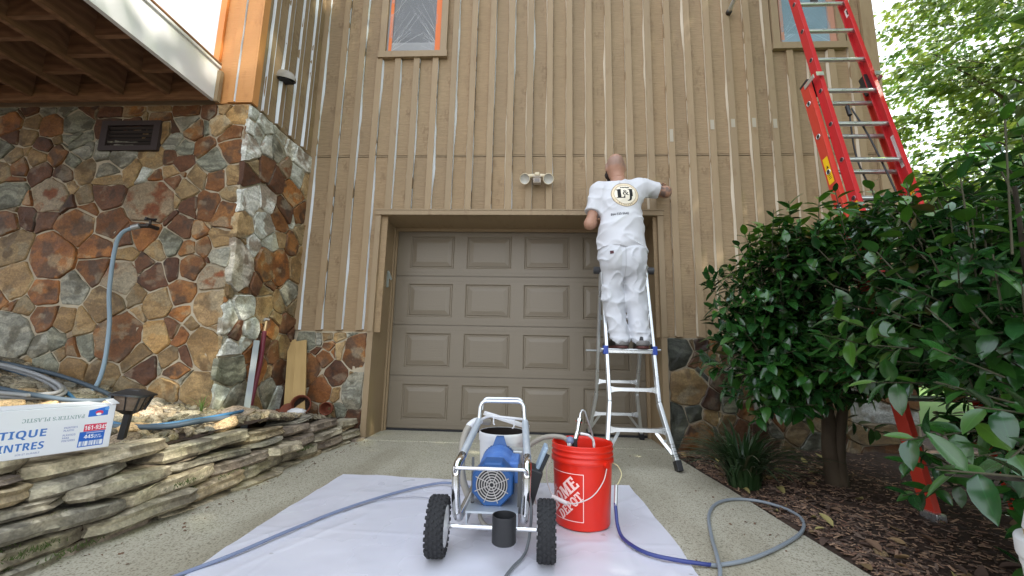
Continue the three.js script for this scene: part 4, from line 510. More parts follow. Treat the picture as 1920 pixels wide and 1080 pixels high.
// ---------------------------------------------------------------- paint sprayer cart
const blueD = mat([0.02, 0.09, 0.27], 0.42, { bumpMap: stoneBump, bumpScale: 0.0006 }), blueL = mat([1, 1, 1], 0.55, { map: tex(256, 256, (u, v) => { const n = tf(u, v, 5, 6, 850, 5), s = sstep(0.55, 0.8, tf(u, v, 40, 40, 860, 3)); return mixc(mixc([0.22, 0.42, 0.74], [0.42, 0.58, 0.84], n), [0.62, 0.70, 0.84], s * 0.4); }) });
const paintedTube = mat([1, 1, 1], 0.38, { metalness: 0.45, map: tex(128, 128, (u, v) => mixc([0.70, 0.75, 0.80], [0.86, 0.88, 0.9], tf(u, v, 6, 6, 870, 4))) });
{
  const B = [1.39, CY, 2.0], s = thing('paint_sprayer', 'airless paint sprayer with blue motor on a two wheeled chrome cart', 'paint sprayer', B), o = (g) => (Array.isArray(g) ? join(g) : g).translate(-B[0], 0, -B[2]);
  const P = (n, g, m, par = s, l) => part(n, o(g), m, par, l);
  // wheels
  for (const [x, sd, yaw] of [[1.176, -1, 0.05], [1.604, 1, -0.02]]) {
    const w = new THREE.Group(); w.name = 'wheel'; w.position.set(x - B[0], 0.107, 2.17 - B[2]); w.rotation.y = yaw; s.add(w);
    const R = 0.107, W = 0.033, prof = [[0.062, -W * 0.75], [0.075, -W], [0.096, -W], [R - 0.004, -W * 0.82], [R, -W * 0.5], [R + 0.0005, 0], [R, W * 0.5], [R - 0.004, W * 0.82], [0.096, W], [0.075, W], [0.062, W * 0.75]];
    part('tyre', lathe(prof, 48).rotateZ(PI / 2), M.rubber, w);
    const studs = []; for (let k = 0; k < 26; k++) for (let j = 0; j < 4; j++) { const a = ((k + (j % 2) * 0.5) / 26) * 2 * PI, xx = (j - 1.5) * W * 0.47, g = new THREE.CylinderGeometry(0.0058, 0.0098, 0.006, 4).scale(1, 1, 1.15); g.translate(0, R + 0.002, 0); g.rotateX(a); g.translate(xx, 0, 0); studs.push(g); }
    for (let k = 0; k < 26; k++) for (const e of [-1, 1]) { const g = new THREE.BoxGeometry(0.012, 0.009, 0.012); g.translate(e * W * 0.93, R - 0.006, 0); g.rotateX((k / 26) * 2 * PI); studs.push(g); }
    part('tread', studs, M.rubber, w);
    part('rim', [lathe([[0.002, 0.036], [0.02, 0.036], [0.026, 0.028], [0.05, 0.025], [0.066, 0.0315], [0.074, 0.034], [0.074, -0.034], [0.066, -0.0315], [0.05, -0.025], [0.026, -0.028], [0.02, -0.036], [0.002, -0.036]], 32).rotateZ(PI / 2)], M.whitePlastic, w);
    part('hub', rod([-0.03, 0, 0], [0.03, 0, 0], 0.011), M.chrome, w);
  }
  P('axle', rod([1.2, 0.107, 2.17], [1.585, 0.107, 2.17], 0.0085), M.chrome);
  // cart frame
  const fr = P('frame', [bent([[1.25, 0.108, 1.55], [1.246, 0.112, 2.12], [1.236, 0.2, 2.135], [1.232, 0.318, 2.13], [1.247, 0.352, 2.06]], 0.0175, 0.05), bent([[1.51, 0.108, 1.55], [1.516, 0.112, 2.12], [1.522, 0.2, 2.135], [1.526, 0.318, 2.13], [1.524, 0.352, 2.06]], 0.0175, 0.05), rod([1.25, 0.1, 1.56], [1.25, 0.015, 1.56], 0.014), rod([1.51, 0.1, 1.56], [1.51, 0.015, 1.56], 0.014), rod([1.25, 0.108, 1.56], [1.51, 0.108, 1.56], 0.012)], M.chrome);
  P('frame_tube', [rod([1.246, 0.35, 2.062], [1.278, 0.452, 1.79], 0.0165)], paintedTube, s, 'paint speckled upper frame tube'); P('frame_tube', [rod([1.5245, 0.35, 2.062], [1.508, 0.452, 1.79], 0.0165)], paintedTube, s, 'paint speckled upper frame tube');
  P('handle', [bent([[1.278, 0.43, 1.8], [1.281, 0.545, 1.755], [1.5, 0.545, 1.755], [1.508, 0.43, 1.8]], 0.0095, 0.035), bent([[1.285, 0.5, 1.745], [1.292, 0.556, 1.725], [1.49, 0.556, 1.725], [1.498, 0.5, 1.745]], 0.0075, 0.03)], M.alu);
  P('rail', [bent([[1.232, 0.3, 2.14], [1.232, 0.322, 2.155], [1.52, 0.322, 2.155], [1.526, 0.3, 2.14]], 0.0075, 0.02)], M.chrome);
  P('hook_bar', [bent([[1.285, 0.455, 1.77], [1.32, 0.468, 1.72], [1.5, 0.455, 1.72]], 0.0065, 0.03), bent([[1.345, 0.465, 1.72], [1.345, 0.43, 1.73], [1.352, 0.43, 1.75]], 0.0035, 0.01), bent([[1.45, 0.457, 1.72], [1.45, 0.415, 1.73], [1.443, 0.415, 1.75]], 0.0035, 0.01)], M.whitePlastic);
  // motor
  const oct = (R, z, y = 0.232) => Array.from({ length: 8 }, (_, k) => { const a = ((k + 0.5) / 8) * 2 * PI; return [1.378 + R * Math.cos(a) * 1.0, y + R * Math.sin(a), z]; });
  const motor = P('motor_housing', [(() => { const c = new THREE.CylinderGeometry(0.083, 0.088, 0.25, 40, 1, true).rotateX(PI / 2); return c.translate(1.378, 0.24, 1.85); })(), new RoundedBoxGeometry(0.05, 0.09, 0.19, 2, 0.008).translate(1.46, 0.25, 1.84)], blueL);
  P('fan_cover', uvTri(toCreasedNormals(ringFan([oct(0.09, 1.955, 0.236), oct(0.097, 1.965, 0.234), oct(0.098, 2.03), oct(0.094, 2.046), oct(0.088, 2.052)]), 0.4)), blueD);
  P('fan_opening', new THREE.CylinderGeometry(0.066, 0.066, 0.003, 40).rotateX(PI / 2).translate(1.375, 0.232, 2.0525), M.rubber);
  const cream = mat([0.45, 0.42, 0.4], 0.5), rings = []; for (let k = 0; k < 6; k++) rings.push(new THREE.TorusGeometry(0.011 + k * 0.0108, 0.0024, 6, 44).translate(1.375, 0.232, 2.056)); for (let k = 0; k < 8; k++) { const a = (k / 8) * 2 * PI + 0.2; rings.push(rod([1.375 + 0.008 * Math.cos(a), 0.232 + 0.008 * Math.sin(a), 2.0565], [1.375 + 0.077 * Math.cos(a + 0.16), 0.232 + 0.077 * Math.sin(a + 0.16), 2.0565], 0.0019, 0.0019, 6)); }
  P('fan_grille', rings, cream);
  P('vent_band', new THREE.CylinderGeometry(0.0845, 0.0845, 0.026, 40, 1, true).rotateX(PI / 2).translate(1.38, 0.243, 1.716), mat([0.03, 0.07, 0.16], 0.6));
  const fins = []; for (let k = 0; k < 16; k++) { const a = 0.4 + (k / 15) * 2.35; const g = new THREE.BoxGeometry(0.006, 0.006, 0.024).translate(0, 0.086, 0); g.rotateZ(a - PI / 2); fins.push(g.translate(1.38, 0.243, 1.716)); } P('vent_fin', fins, blueD);
  P('end_cap', [(() => lathe([[0.001, 0.06], [0.05, 0.056], [0.075, 0.03], [0.084, 0]], 40).rotateX(-PI / 2).translate(1.38, 0.244, 1.7))()], blueL);
  { const h = ringFan([[[1.342, 0.318, 1.73], [1.418, 0.318, 1.73], [1.41, 0.318, 1.66], [1.35, 0.318, 1.66]], [[1.358, 0.362, 1.712], [1.4, 0.362, 1.712], [1.398, 0.362, 1.68], [1.36, 0.362, 1.68]], [[1.361, 0.365, 1.708], [1.397, 0.365, 1.708], [1.395, 0.365, 1.684], [1.363, 0.365, 1.684]]]); P('cap_handle', uvTri(toCreasedNormals(h, 0.3)), blueD); }
  P('pump_block', [box(1.435, 1.5, 0.16, 0.3, 1.62, 1.72, 0, 0, 0.008), rod([1.46, 0.05, 1.62], [1.46, 0.17, 1.62], 0.025), rod([1.46, 0.03, 1.62], [1.46, 0.06, 1.62], 0.016)], M.steel);
  P('base_plate', [box(1.275, 1.49, 0.138, 0.146, 1.7, 2.115), box(1.275, 1.281, 0.09, 0.138, 1.75, 2.1), box(1.484, 1.49, 0.09, 0.138, 1.75, 2.1)], M.satin);
  P('bracket', [box(1.485, 1.503, 0.12, 0.31, 2.01, 2.05), beam([1.29, 0.146, 2.02], [1.27, 0.3, 1.9], 0.012, 0.03)], mat([0.1, 0.1, 0.1], 0.5));
  P('control_box', [(() => new RoundedBoxGeometry(0.06, 0.15, 0.12, 2, 0.008).rotateZ(-0.3).translate(1.545, 0.2, 1.9))()], M.black); P('control_cover', [(() => new RoundedBoxGeometry(0.018, 0.13, 0.1, 2, 0.006).rotateZ(-0.38).translate(1.578, 0.285, 1.875))(), (() => new RoundedBoxGeometry(0.02, 0.05, 0.1, 2, 0.006).rotateZ(-0.38).translate(1.602, 0.34, 1.87))()], mat([0.36, 0.46, 0.56], 0.5)); P('control_bracket', [beam([1.548, 0.19, 1.95], [1.618, 0.335, 1.925], 0.016, 0.012)], M.black);
  P('filter', [rod([1.535, 0.16, 1.86], [1.55, 0.1, 1.88], 0.02), rod([1.52, 0.3, 1.74], [1.53, 0.37, 1.7], 0.006)], M.steel);
  P('tool_cup', lathe([[0.0015, 0.0], [0.043, 0], [0.046, 0.004], [0.046, 0.096], [0.0455, 0.098], [0.042, 0.098], [0.042, 0.006], [0.0015, 0.006]], 36).translate(1.443, 0.082, 2.235), M.black);
  P('siphon_loop', tube([[1.33, 0.14, 2.0], [1.325, 0.09, 2.02], [1.36, 0.058, 2.03], [1.4, 0.075, 2.03], [1.41, 0.13, 2.0]], 0.009, 30, 8), mat([0.42, 0.38, 0.32], 0.5));
}
M.tanHose = mat([0.33, 0.3, 0.25], 0.45);
single('suction_hose', tube([[1.235, 0.12, 1.8], [1.205, 0.2, 1.79], [1.195, 0.33, 1.77], [1.215, 0.415, 1.73], [1.26, 0.447, 1.7], [1.31, 0.44, 1.66]], 0.0175, 60, 12), M.tanHose, 'thick tan suction hose curving up beside the left side of the sprayer', 'hose');
single('tape_wrap', tube([[1.222, 0.426, 1.722], [1.245, 0.443, 1.708], [1.27, 0.448, 1.694]], 0.0195, 12, 12), M.whitePlastic, 'white tape wrapped round the top of the suction hose', 'tape');
single('suction_hose', tube([[1.5, 0.3, 1.66], [1.54, 0.335, 1.66], [1.6, 0.372, 1.68], [1.67, 0.385, 1.71], [1.72, 0.372, 1.73], [1.75, 0.3, 1.75], [1.76, 0.12, 1.77]], 0.0125, 60, 10), M.tanHose, 'thin tan return hose arching from the sprayer into the red bucket', 'hose');
{ // white pail behind the sprayer with its lid set askew
  const p = thing('paint_pail', 'white paint pail with a dark inside, standing behind the sprayer', 'pail', [1.378, CY, 1.5]);
  part('pail_body', lathe([[0.001, 0], [0.112, 0], [0.115, 0.004], [0.128, 0.31], [0.133, 0.312], [0.134, 0.345], [0.13, 0.358], [0.126, 0.358], [0.124, 0.31], [0.108, 0.01], [0.001, 0.008]], 48), M.whitePlastic, p); part('paint', new THREE.CircleGeometry(0.112, 40).rotateX(-PI / 2).translate(0, 0.1, 0), mat([0.05, 0.035, 0.025], 0.5), p); part('stain', lathe([[0.1255, 0.355], [0.1225, 0.31], [0.112, 0.1]], 40), mat([0.03, 0.02, 0.016], 0.7), p);
  const l = single('pail_lid', lathe([[0.001, 0.004], [0.118, 0.004], [0.122, 0.012], [0.134, 0.012], [0.136, 0], [0.136, -0.012], [0.131, -0.012], [0.131, 0.006], [0.118, -0.002], [0.001, -0.002]], 44), M.whitePlastic, 'white lid resting tilted on the back of the white pail', 'lid', [1.395, 0.422, 1.47]); l.rotation.set(-0.17, 0, -0.27);
}
{ // red bucket
  const b = thing('bucket', 'bright red five gallon bucket with a white stencilled logo on the drop cloth', 'bucket', [1.79, CY, 1.765]), red = mat([0.72, 0.022, 0.008], 0.32), R = (y) => lerp(0.13, 0.1455, y / 0.365);
  const prof = [[0.001, 0.006], [0.12, 0.006], [0.122, 0], [0.128, 0], [0.1305, 0.006]]; prof.push([R(0.28), 0.28], [R(0.28) + 0.008, 0.283], [R(0.28) + 0.0085, 0.299], [R(0.3) + 0.0015, 0.302], [R(0.31), 0.312], [R(0.312) + 0.006, 0.314], [R(0.312) + 0.006, 0.321], [R(0.33), 0.324], [R(0.336), 0.336], [R(0.338) + 0.0045, 0.338], [R(0.338) + 0.0045, 0.345], [R(0.36), 0.348], [R(0.362) + 0.003, 0.362], [R(0.365) + 0.001, 0.366], [R(0.365) - 0.003, 0.366], [R(0.35) - 0.004, 0.35], [R(0.05) - 0.004, 0.03], [0.001, 0.026]);
  part('bucket_body', lathe(prof, 72), red, b);
  part('paint', new THREE.CircleGeometry(0.122, 40).rotateX(-PI / 2).translate(0, 0.05, 0), mat([0.25, 0.03, 0.02], 0.4), b);
  const logo = canvasTex(512, 512, (c, W, H) => {
    c.clearRect(0, 0, W, H); c.strokeStyle = c.fillStyle = '#ffd9d2'; c.lineWidth = 7; c.strokeRect(12, 12, W - 24, H - 24);
    c.save(); c.translate(W / 2, H / 2); c.rotate(-PI / 4); c.textAlign = 'center';
    const T = (s, x, y, px, sx = 1) => { c.save(); c.translate(x, y); c.scale(sx, 1); c.font = `bold ${px}px serif`; c.lineWidth = px * 0.05; c.fillText(s, 0, 0); c.strokeText(s, 0, 0); c.restore(); };
    T('THE', -92, -96, 70, 0.95); T('HOME', 0, 52, 176, 0.84); T('DEPOT', 0, 176, 128, 0.8); c.restore();
    c.globalCompositeOperation = 'destination-out'; c.lineWidth = 3; c.save(); c.translate(W / 2, H / 2); c.rotate(-PI / 4); for (const x of [-150, -95, -30, 40, 92, 148]) { c.beginPath(); c.moveTo(x, -40); c.lineTo(x + 6, 190); c.stroke(); } c.restore(); for (let i = 0; i < 700; i++) c.fillRect(h3(i, 1, 7) * W, h3(i, 2, 7) * H, 2.5, 2.5);
  });
  const g = new THREE.CylinderGeometry(R(0.25) + 0.0008, R(0.035) + 0.0008, 0.215, 40, 1, true, -1.66, 1.62).translate(0, 0.1425, 0);
  part('logo', g, mat([1, 1, 1], 0.45, { map: logo, alphaTest: 0.4, side: THREE.DoubleSide }), b, 'white square stencilled logo');
  part('bail', [tube([[-0.155, 0.285, 0.02], [-0.175, 0.24, 0.05], [-0.168, 0.18, 0.1], [-0.13, 0.135, 0.14], [-0.06, 0.13, 0.165], [0.02, 0.16, 0.168], [0.075, 0.22, 0.152], [0.1, 0.278, 0.122]], 0.0026, 60, 8)], mat([0.62, 0.55, 0.52], 0.4, { metalness: 0.5 }), b); part('bail_grip', rod([-0.152, 0.148, 0.132], [-0.085, 0.128, 0.162], 0.009), mat([0.7, 0.62, 0.6], 0.45), b);
  part('bail_ear', [new THREE.CylinderGeometry(0.014, 0.014, 0.012, 16).rotateX(PI / 2).rotateY(0.69).translate(0.099, 0.286, 0.12)], red, b);
  // spray gun hung over the rim
  const u = thing('spray_gun', 'chrome airless spray gun hooked over the left rim of the red bucket', 'spray gun', [1.742, 0.372, 1.835]);
  part('gun_body', [rod([0, -0.01, 0], [0.02, 0.055, -0.03], 0.014, 0.012), rod([0.02, 0.055, -0.03], [0.03, 0.1, -0.05], 0.01, 0.013), rod([0.03, 0.1, -0.05], [0.034, 0.112, -0.055], 0.017), rod([0.034, 0.112, -0.055], [0.04, 0.14, -0.065], 0.007)], M.chrome, u); part('trigger', [beam([-0.022, 0.02, 0.02], [-0.026, -0.06, 0.03], 0.016, 0.01), rod([-0.026, -0.05, 0.03], [-0.018, 0.03, 0.02], 0.007)], M.steel, u); part('grip', [beam([0.004, 0.03, 0.005], [0.012, -0.07, 0.0], 0.022, 0.022, V(0, 0.2, 1), 0.005)], M.black, u); part('swivel', [new THREE.SphereGeometry(0.019, 16, 12).translate(-0.018, 0.022, 0.012)], mat([0.18, 0.22, 0.34], 0.4), u);
  part('trigger_guard', bent([[0.034, 0.05, -0.02], [0.075, 0.045, -0.02], [0.1, 0.02, -0.03], [0.1, -0.05, -0.03]], 0.006, 0.02), M.whitePlastic, u);
  single('gun_hose', tube([[1.782, 0.51, 1.77], [1.792, 0.525, 1.765], [1.806, 0.515, 1.76], [1.822, 0.47, 1.75], [1.842, 0.41, 1.74], [1.85, 0.34, 1.74]], 0.005, 40, 8), M.steel, 'thin whip hose bending from the spray gun down into the bucket', 'hose');
}
M.blueHose = mat([0.035, 0.05, 0.2], 0.4); M.paleHose = mat([0.21, 0.25, 0.37], 0.45);
const gY = (l, d) => l.map(([x, z, y]) => [x, (y ?? 0) + d, z]);
single('paint_hose', tube(gY([[1.34, 1.72, 0.12], [1.25, 1.62, 0.09], [1.15, 1.42, 0.04], [1.0, 1.3, 0.014], [0.81, 1.47, 0.012], [0.62, 1.76, 0.012], [0.5, 2.03, 0.012], [0.41, 2.26, 0.01], [0.325, 2.4, 0.003], [0.2, 2.7, 0.003]], 0.0072), 0.007, 120, 9), M.paleHose, 'blue grey paint hose sweeping from the sprayer over the left of the drop cloth', 'hose');
single('paint_hose', tube([[1.928, 0.13, 1.87], [1.928, 0.1, 1.88], [1.93, 0.05, 1.9], [1.94, 0.02, 1.95], [1.97, 0.02, 2.04], [2.02, 0.02, 2.1], [2.1, 0.02, 2.135], [2.2, 0.014, 2.145], [2.24, 0.01, 2.142]], 0.0078, 90, 9), M.blueHose, 'dark blue paint hose falling from the bucket side to the drop cloth', 'hose');
single('paint_hose', tube([[2.235, 0.01, 2.143], [2.26, 0.01, 2.142], [2.4, 0.0095, 2.085], [2.58, 0.0095, 1.965], [2.78, 0.01, 1.795], [2.885, 0.012, 1.64], [2.9, 0.012, 1.5], [2.83, 0.01, 1.375], [2.7, 0.0095, 1.345], [2.56, 0.0095, 1.43], [2.44, 0.0095, 1.62], [2.34, 0.011, 1.9], [2.29, 0.026, 2.06], [2.25, 0.022, 2.19], [2.2, 0.0095, 2.36], [2.2, 0.0095, 2.8]], 0.0078, 160, 9), mat([0.25, 0.28, 0.31], 0.4), 'grey hose lying in one large loop on the concrete at right', 'hose');
single('hose_coupling', uvTri(rod([1.937, 0.205, 1.85], [1.928, 0.12, 1.872], 0.0085)), M.steel, 'grey coupling at the top of the dark blue hose', 'coupling');
single('wire', tube([[1.935, 0.285, 1.785], [1.955, 0.275, 1.8], [1.968, 0.245, 1.82], [1.95, 0.215, 1.845], [1.937, 0.2, 1.85]], 0.0028, 40, 6), mat([0.6, 0.55, 0.3], 0.5), 'thin yellow wire from the bucket rim to the hose coupling', 'wire');
single('power_cable', tube([[1.53, 0.2, 1.98], [1.545, 0.15, 2.05], [1.54, 0.08, 2.1], [1.528, 0.03, 2.13], [1.51, 0.018, 2.18], [1.48, 0.018, 2.25], [1.45, 0.018, 2.36], [1.43, 0.018, 2.6]], 0.0058, 70, 8), mat([0.16, 0.17, 0.18], 0.5), 'grey power cable running from the sprayer towards the viewer', 'cable');
single('cord', tube(gY([[1.2, 1.75, 0.018], [1.0, 1.56, 0.012], [0.85, 1.56, 0.012], [0.72, 1.62, 0.012], [0.62, 1.78, 0.012]], 0.004), 0.0028, 50, 6), mat([0.3, 0.3, 0.35], 0.5), 'thin grey cord on the drop cloth left of the sprayer', 'cord');

// ---------------------------------------------------------------- step ladder
{
  const B = [2.33, 0, 0.2], L = thing('step_ladder', 'aluminium folding ladder standing in an A shape before the garage door', 'ladder', B), o = (g) => (Array.isArray(g) ? join(g) : g).translate(-B[0], 0, -B[2]), P = (n, g, m, l) => part(n, o(g), m, L, l), PS = (n, gs, m) => gs.forEach((g) => P(n, g, m));
  const fz = (y) => 0.775 - 0.37 * y, bz = (y) => -0.375 + 0.37 * y, H = 1.56, UP = (s) => V(0, 0.37 * s, 1);
  const rail = (x0, x1, x2, zf, s) => [beam([x0, 0.03, zf(0.03)], [x1, 0.45, zf(0.45)], 0.03, 0.06, UP(s), 0.006), beam([x1, 0.45, zf(0.45)], [x2, H, zf(H)], 0.028, 0.058, UP(s), 0.006)];
  P('rail', rail(2.575, 2.5, 2.535, fz, 1), M.alu); P('rail', rail(2.07, 2.128, 2.15, fz, 1), M.alu); P('rail', rail(2.6, 2.53, 2.545, bz, -1), M.alu); P('rail', rail(2.09, 2.15, 2.14, bz, -1), M.alu);
  const rung = (x0, x1, y, zf, s) => { const n = 10, sec = []; for (let i = 0; i <= n; i++) { const t = i / n, w = 0.014 + 0.016 * Math.pow(Math.abs(2 * t - 1), 6); sec.push([lerp(x0, x1, t), w]); } const ring = sec.map(([x, w]) => [[x, y - w, zf(y) - 0.022], [x, y + w * 0.8, zf(y) - 0.022], [x, y + w * 0.8, zf(y) + 0.022], [x, y - w, zf(y) + 0.024]]); return uvTri(toCreasedNormals(ringFan(ring), 0.4)); };
  for (const [y, a, b] of [[0.262, 2.107, 2.52], [0.545, 2.135, 2.495], [1.13, 2.145, 2.51], [1.4, 2.15, 2.52]]) P('rung', rung(a, b, y, fz), M.alu);
  for (const [y, a, b] of [[0.248, 2.125, 2.55], [0.56, 2.155, 2.525], [0.857, 2.15, 2.53], [1.15, 2.15, 2.53]]) P('rung', rung(a, b, y, bz), M.alu);
  const py = 0.845, pz = fz(py);
  P('standing_platform', [box(2.13, 2.52, py - 0.025, py + 0.012, pz - 0.13, pz + 0.035, 0, 0, 0.004), rod([2.085, py + 0.006, pz + 0.036], [2.56, py + 0.006, pz + 0.036], 0.007)], M.alu); P('crossbar', rod([2.03, py, bz(py) + 0.02], [2.15, py, bz(py) + 0.02], 0.009), M.steel);
  const blue = mat([0.03, 0.07, 0.36], 0.4); for (const x of [2.125, 2.515]) P('lock_clamp', [box(x - 0.019, x + 0.019, py - 0.035, py + 0.035, pz - 0.01, pz + 0.046, 0, 0, 0.006)], blue);
  for (const x of [2.575, 2.11]) P('hinge_knob', [rod([x - 0.035, H, 0.2], [x + 0.035, H, 0.2], 0.028), rod([x - 0.03, H, 0.2], [x + 0.03, H, 0.2], 0.034)], mat([0.06, 0.06, 0.065], 0.5)); PS('hinge', [box(2.525, 2.545, H - 0.07, H + 0.035, 0.16, 0.24, 0, 0, 0.006), box(2.14, 2.16, H - 0.07, H + 0.035, 0.16, 0.24, 0, 0, 0.006)], M.steel);
  for (const [x0, x1, f] of [[2.18, 2.09, fz], [2.45, 2.548, fz], [2.2, 2.115, bz], [2.46, 2.57, bz]]) P('brace', beam([x0, 0.245, f(0.245)], [x1, 0.11, f(0.11)], 0.022, 0.008, V(0, 0, 1)), M.alu);
  for (const [x, f, s] of [[2.58, fz, 1], [2.065, fz, 1], [2.605, bz, -1], [2.085, bz, -1]]) P('rubber_foot', beam([x, 0.002, f(0.002)], [x - (x > 2.3 ? 0.008 : -0.008), 0.07, f(0.07)], 0.042, 0.075, UP(s), 0.006), M.black);
  PS('bolt', [2.505, 2.12].map((x) => rod([x - 0.004, 0.2, fz(0.2) + 0.034], [x - 0.004, 0.2, fz(0.2) + 0.042], 0.009)), M.steel);
}

// ---------------------------------------------------------------- extension ladder
{
  const B = [3.8, 0, 1.555], L = thing('extension_ladder', 'tall red fibreglass extension ladder leaning on the siding behind the shrub', 'ladder', B), o = (g) => (Array.isArray(g) ? join(g) : g).translate(-B[0], 0, -B[2]), P = (n, g, m, l) => part(n, o(g), m, L, l), PS = (n, gs, m) => gs.forEach((g) => P(n, g, m));
  const Z = (y) => 1.54 - 0.213 * y, dir = V(0, 1, -0.213).normalize(), out = V(0, 0.213, 1).normalize(), red = mat([0.5, 0.018, 0.022], 0.38), redBase = mat([0.56, 0.045, 0.025], 0.4);
  const pt = (x, y, d) => V(x, y, Z(y)).addScaledVector(out, d); // d: distance in front of the base section's middle plane
  const chan = (x, s, y0, y1, d, w, fl) => [beam(pt(x, y0, d), pt(x, y1, d), 0.007, w, out, 0.0015), beam(pt(x + s * fl / 2, y0, d + w / 2 - 0.004), pt(x + s * fl / 2, y1, d + w / 2 - 0.004), fl, 0.008, out, 0.0015), beam(pt(x + s * fl / 2, y0, d - w / 2 + 0.004), pt(x + s * fl / 2, y1, d - w / 2 + 0.004), fl, 0.008, out, 0.0015)];
  const T = 5.75, BT = 2.86, FS = 0.95;
  P('base_rail', chan(3.575, 1, 0.02, BT, 0, 0.08, 0.03), redBase); P('base_rail', chan(4.045, -1, 0.02, BT, 0, 0.08, 0.03), redBase);
  P('fly_rail', chan(3.615, 1, FS, T, 0.078, 0.07, 0.026), red); P('fly_rail', chan(4.005, -1, FS, T, 0.078, 0.07, 0.026), red);
  for (let y = 0.3; y < BT; y += 0.298) P('rung', [rod(pt(3.568, y, 0).toArray(), pt(4.052, y, 0).toArray(), 0.0165, 0.0165, 14)], M.alu);
  for (let y = 1.2; y < T; y += 0.298) P('rung', [rod(pt(3.608, y + 0.03, 0.085).toArray(), pt(4.012, y + 0.03, 0.085).toArray(), 0.0165, 0.0165, 14)], M.alu);
  for (let y = 0.3; y < BT; y += 0.298) for (const [x, s] of [[3.57, -1], [4.05, 1]]) { const q = pt(x, y, 0); P('rung_ferrule', new THREE.TorusGeometry(0.017, 0.0035, 6, 18).rotateY(PI / 2).translate(q.x + s * 0.001, q.y, q.z), M.alu); }
  for (let y = 0.3; y < BT; y += 0.298) for (const [x, s] of [[3.5705, -1], [4.0495, 1]]) { const q = pt(x, y, 0); P('rung_hole', new THREE.CylinderGeometry(0.0135, 0.0135, 0.008, 16).rotateZ(PI / 2).translate(q.x, q.y, q.z), M.black); } for (let y = 1.23; y < T; y += 0.298) for (const x of [3.6105, 4.0095]) { const q = pt(x, y, 0.085); P('rung_hole', new THREE.CylinderGeometry(0.0145, 0.0145, 0.008, 16).rotateZ(PI / 2).translate(q.x, q.y, q.z), M.black); }
  for (const [x, s] of [[3.6, 1], [4.02, -1]]) P('rail_guide', [beam(pt(x + s * 0.006, BT - 0.04, 0.13), pt(x + s * 0.006, BT - 0.005, 0.13), 0.05, 0.006, out), beam(pt(x - s * 0.031, BT - 0.045, 0.06), pt(x - s * 0.031, BT - 0.01, 0.06), 0.005, 0.11, out)], M.alu);
  for (const [x, s] of [[3.59, 1], [4.03, -1]]) P('rail_cap', beam(pt(x, BT, 0), pt(x, BT + 0.02, 0), 0.04, 0.085, out), M.black);
  PS('rung_lock', [beam(pt(3.99, 2.74, 0.04), pt(3.99, 2.9, 0.03), 0.02, 0.06, out), beam(pt(3.63, 2.74, 0.04), pt(3.63, 2.9, 0.03), 0.02, 0.06, out)], M.black);
  P('rope', [tube([[3.81, 2.62, Z(2.62) + 0.04], [3.805, 2.2, Z(2.2) - 0.02], [3.82, 1.7, Z(1.7) + 0.03], [3.84, 1.2, Z(1.2) + 0.03]], 0.006, 40, 6), tube([[3.82, 2.6, Z(2.6) + 0.05], [3.87, 2.3, Z(2.3) + 0.06], [3.92, 1.8, Z(1.8) + 0.06], [3.95, 1.3, Z(1.3) + 0.05]], 0.006, 40, 6), rod(pt(3.8, 2.62, 0.04).toArray(), pt(3.8, 2.54, 0.04).toArray(), 0.014)], M.black);
  PS('ladder_foot', [box(3.555, 3.605, 0.0, 0.05, 1.5, 1.6, 0, 0, 0.006), box(4.015, 4.065, 0.0, 0.05, 1.5, 1.6, 0, 0, 0.006)], M.alu);
  // stand-off arms that rest on the wall
  PS('standoff_arm', [bent([[3.62, 4.52, Z(4.52) + 0.05], [3.55, 4.42, 0.4], [3.5, 4.34, 0.12], [3.5, 4.31, 0.055]], 0.02, 0.06), bent([[4.0, 4.52, Z(4.52) + 0.05], [4.3, 4.45, 0.4], [4.62, 4.38, 0.12], [4.645, 4.32, 0.055]], 0.02, 0.06)], M.alu); PS('standoff_pad', [rod([3.5, 4.31, 0.02], [3.5, 4.31, 0.06], 0.028), rod([4.645, 4.32, 0.02], [4.645, 4.32, 0.06], 0.028)], M.darkMetal);
  P('standoff_bracket', [box(3.765, 3.86, 3.78, 3.82, Z(3.8) + 0.04, Z(3.8) + 0.12, 0, 0, 0.006), rod([3.7, 3.99, Z(3.95) + 0.02], [3.79, 3.8, Z(3.8) + 0.08], 0.012), rod([3.92, 3.99, Z(3.95) + 0.02], [3.83, 3.8, Z(3.8) + 0.08], 0.012)], M.whitePlastic); P('spring_hook', [beam([3.81, 3.78, Z(3.8) + 0.06], [3.8, 3.68, Z(3.7) + 0.06], 0.05, 0.006)], M.darkMetal);
  const sticker = (w, h, draw, x, y, d, side, sw, sh, name) => { const t = canvasTex(w, h, draw), g = new THREE.PlaneGeometry(sw, sh), up = dir, n = V(side, 0, 0), r = up.clone().cross(n).normalize(), q = pt(x, y, d); g.applyMatrix4(new THREE.Matrix4().makeBasis(r, up, n).setPosition(q)); P(name, g, mat([1, 1, 1], 0.5, { map: t })); };
  const warn = (c, w, h) => { c.fillStyle = '#f2b713'; c.fillRect(0, 0, w, h); c.fillStyle = '#201a10'; c.lineWidth = 5; c.strokeStyle = '#201a10'; c.strokeRect(w * 0.2, h * 0.1, w * 0.55, h * 0.2); c.strokeRect(w * 0.25, h * 0.7, w * 0.55, h * 0.2); for (let i = 0; i < 7; i++) c.fillRect(w * 0.2, h * (0.36 + i * 0.045), w * (0.4 + 0.2 * h3(i, 1, 1)), h * 0.014); };
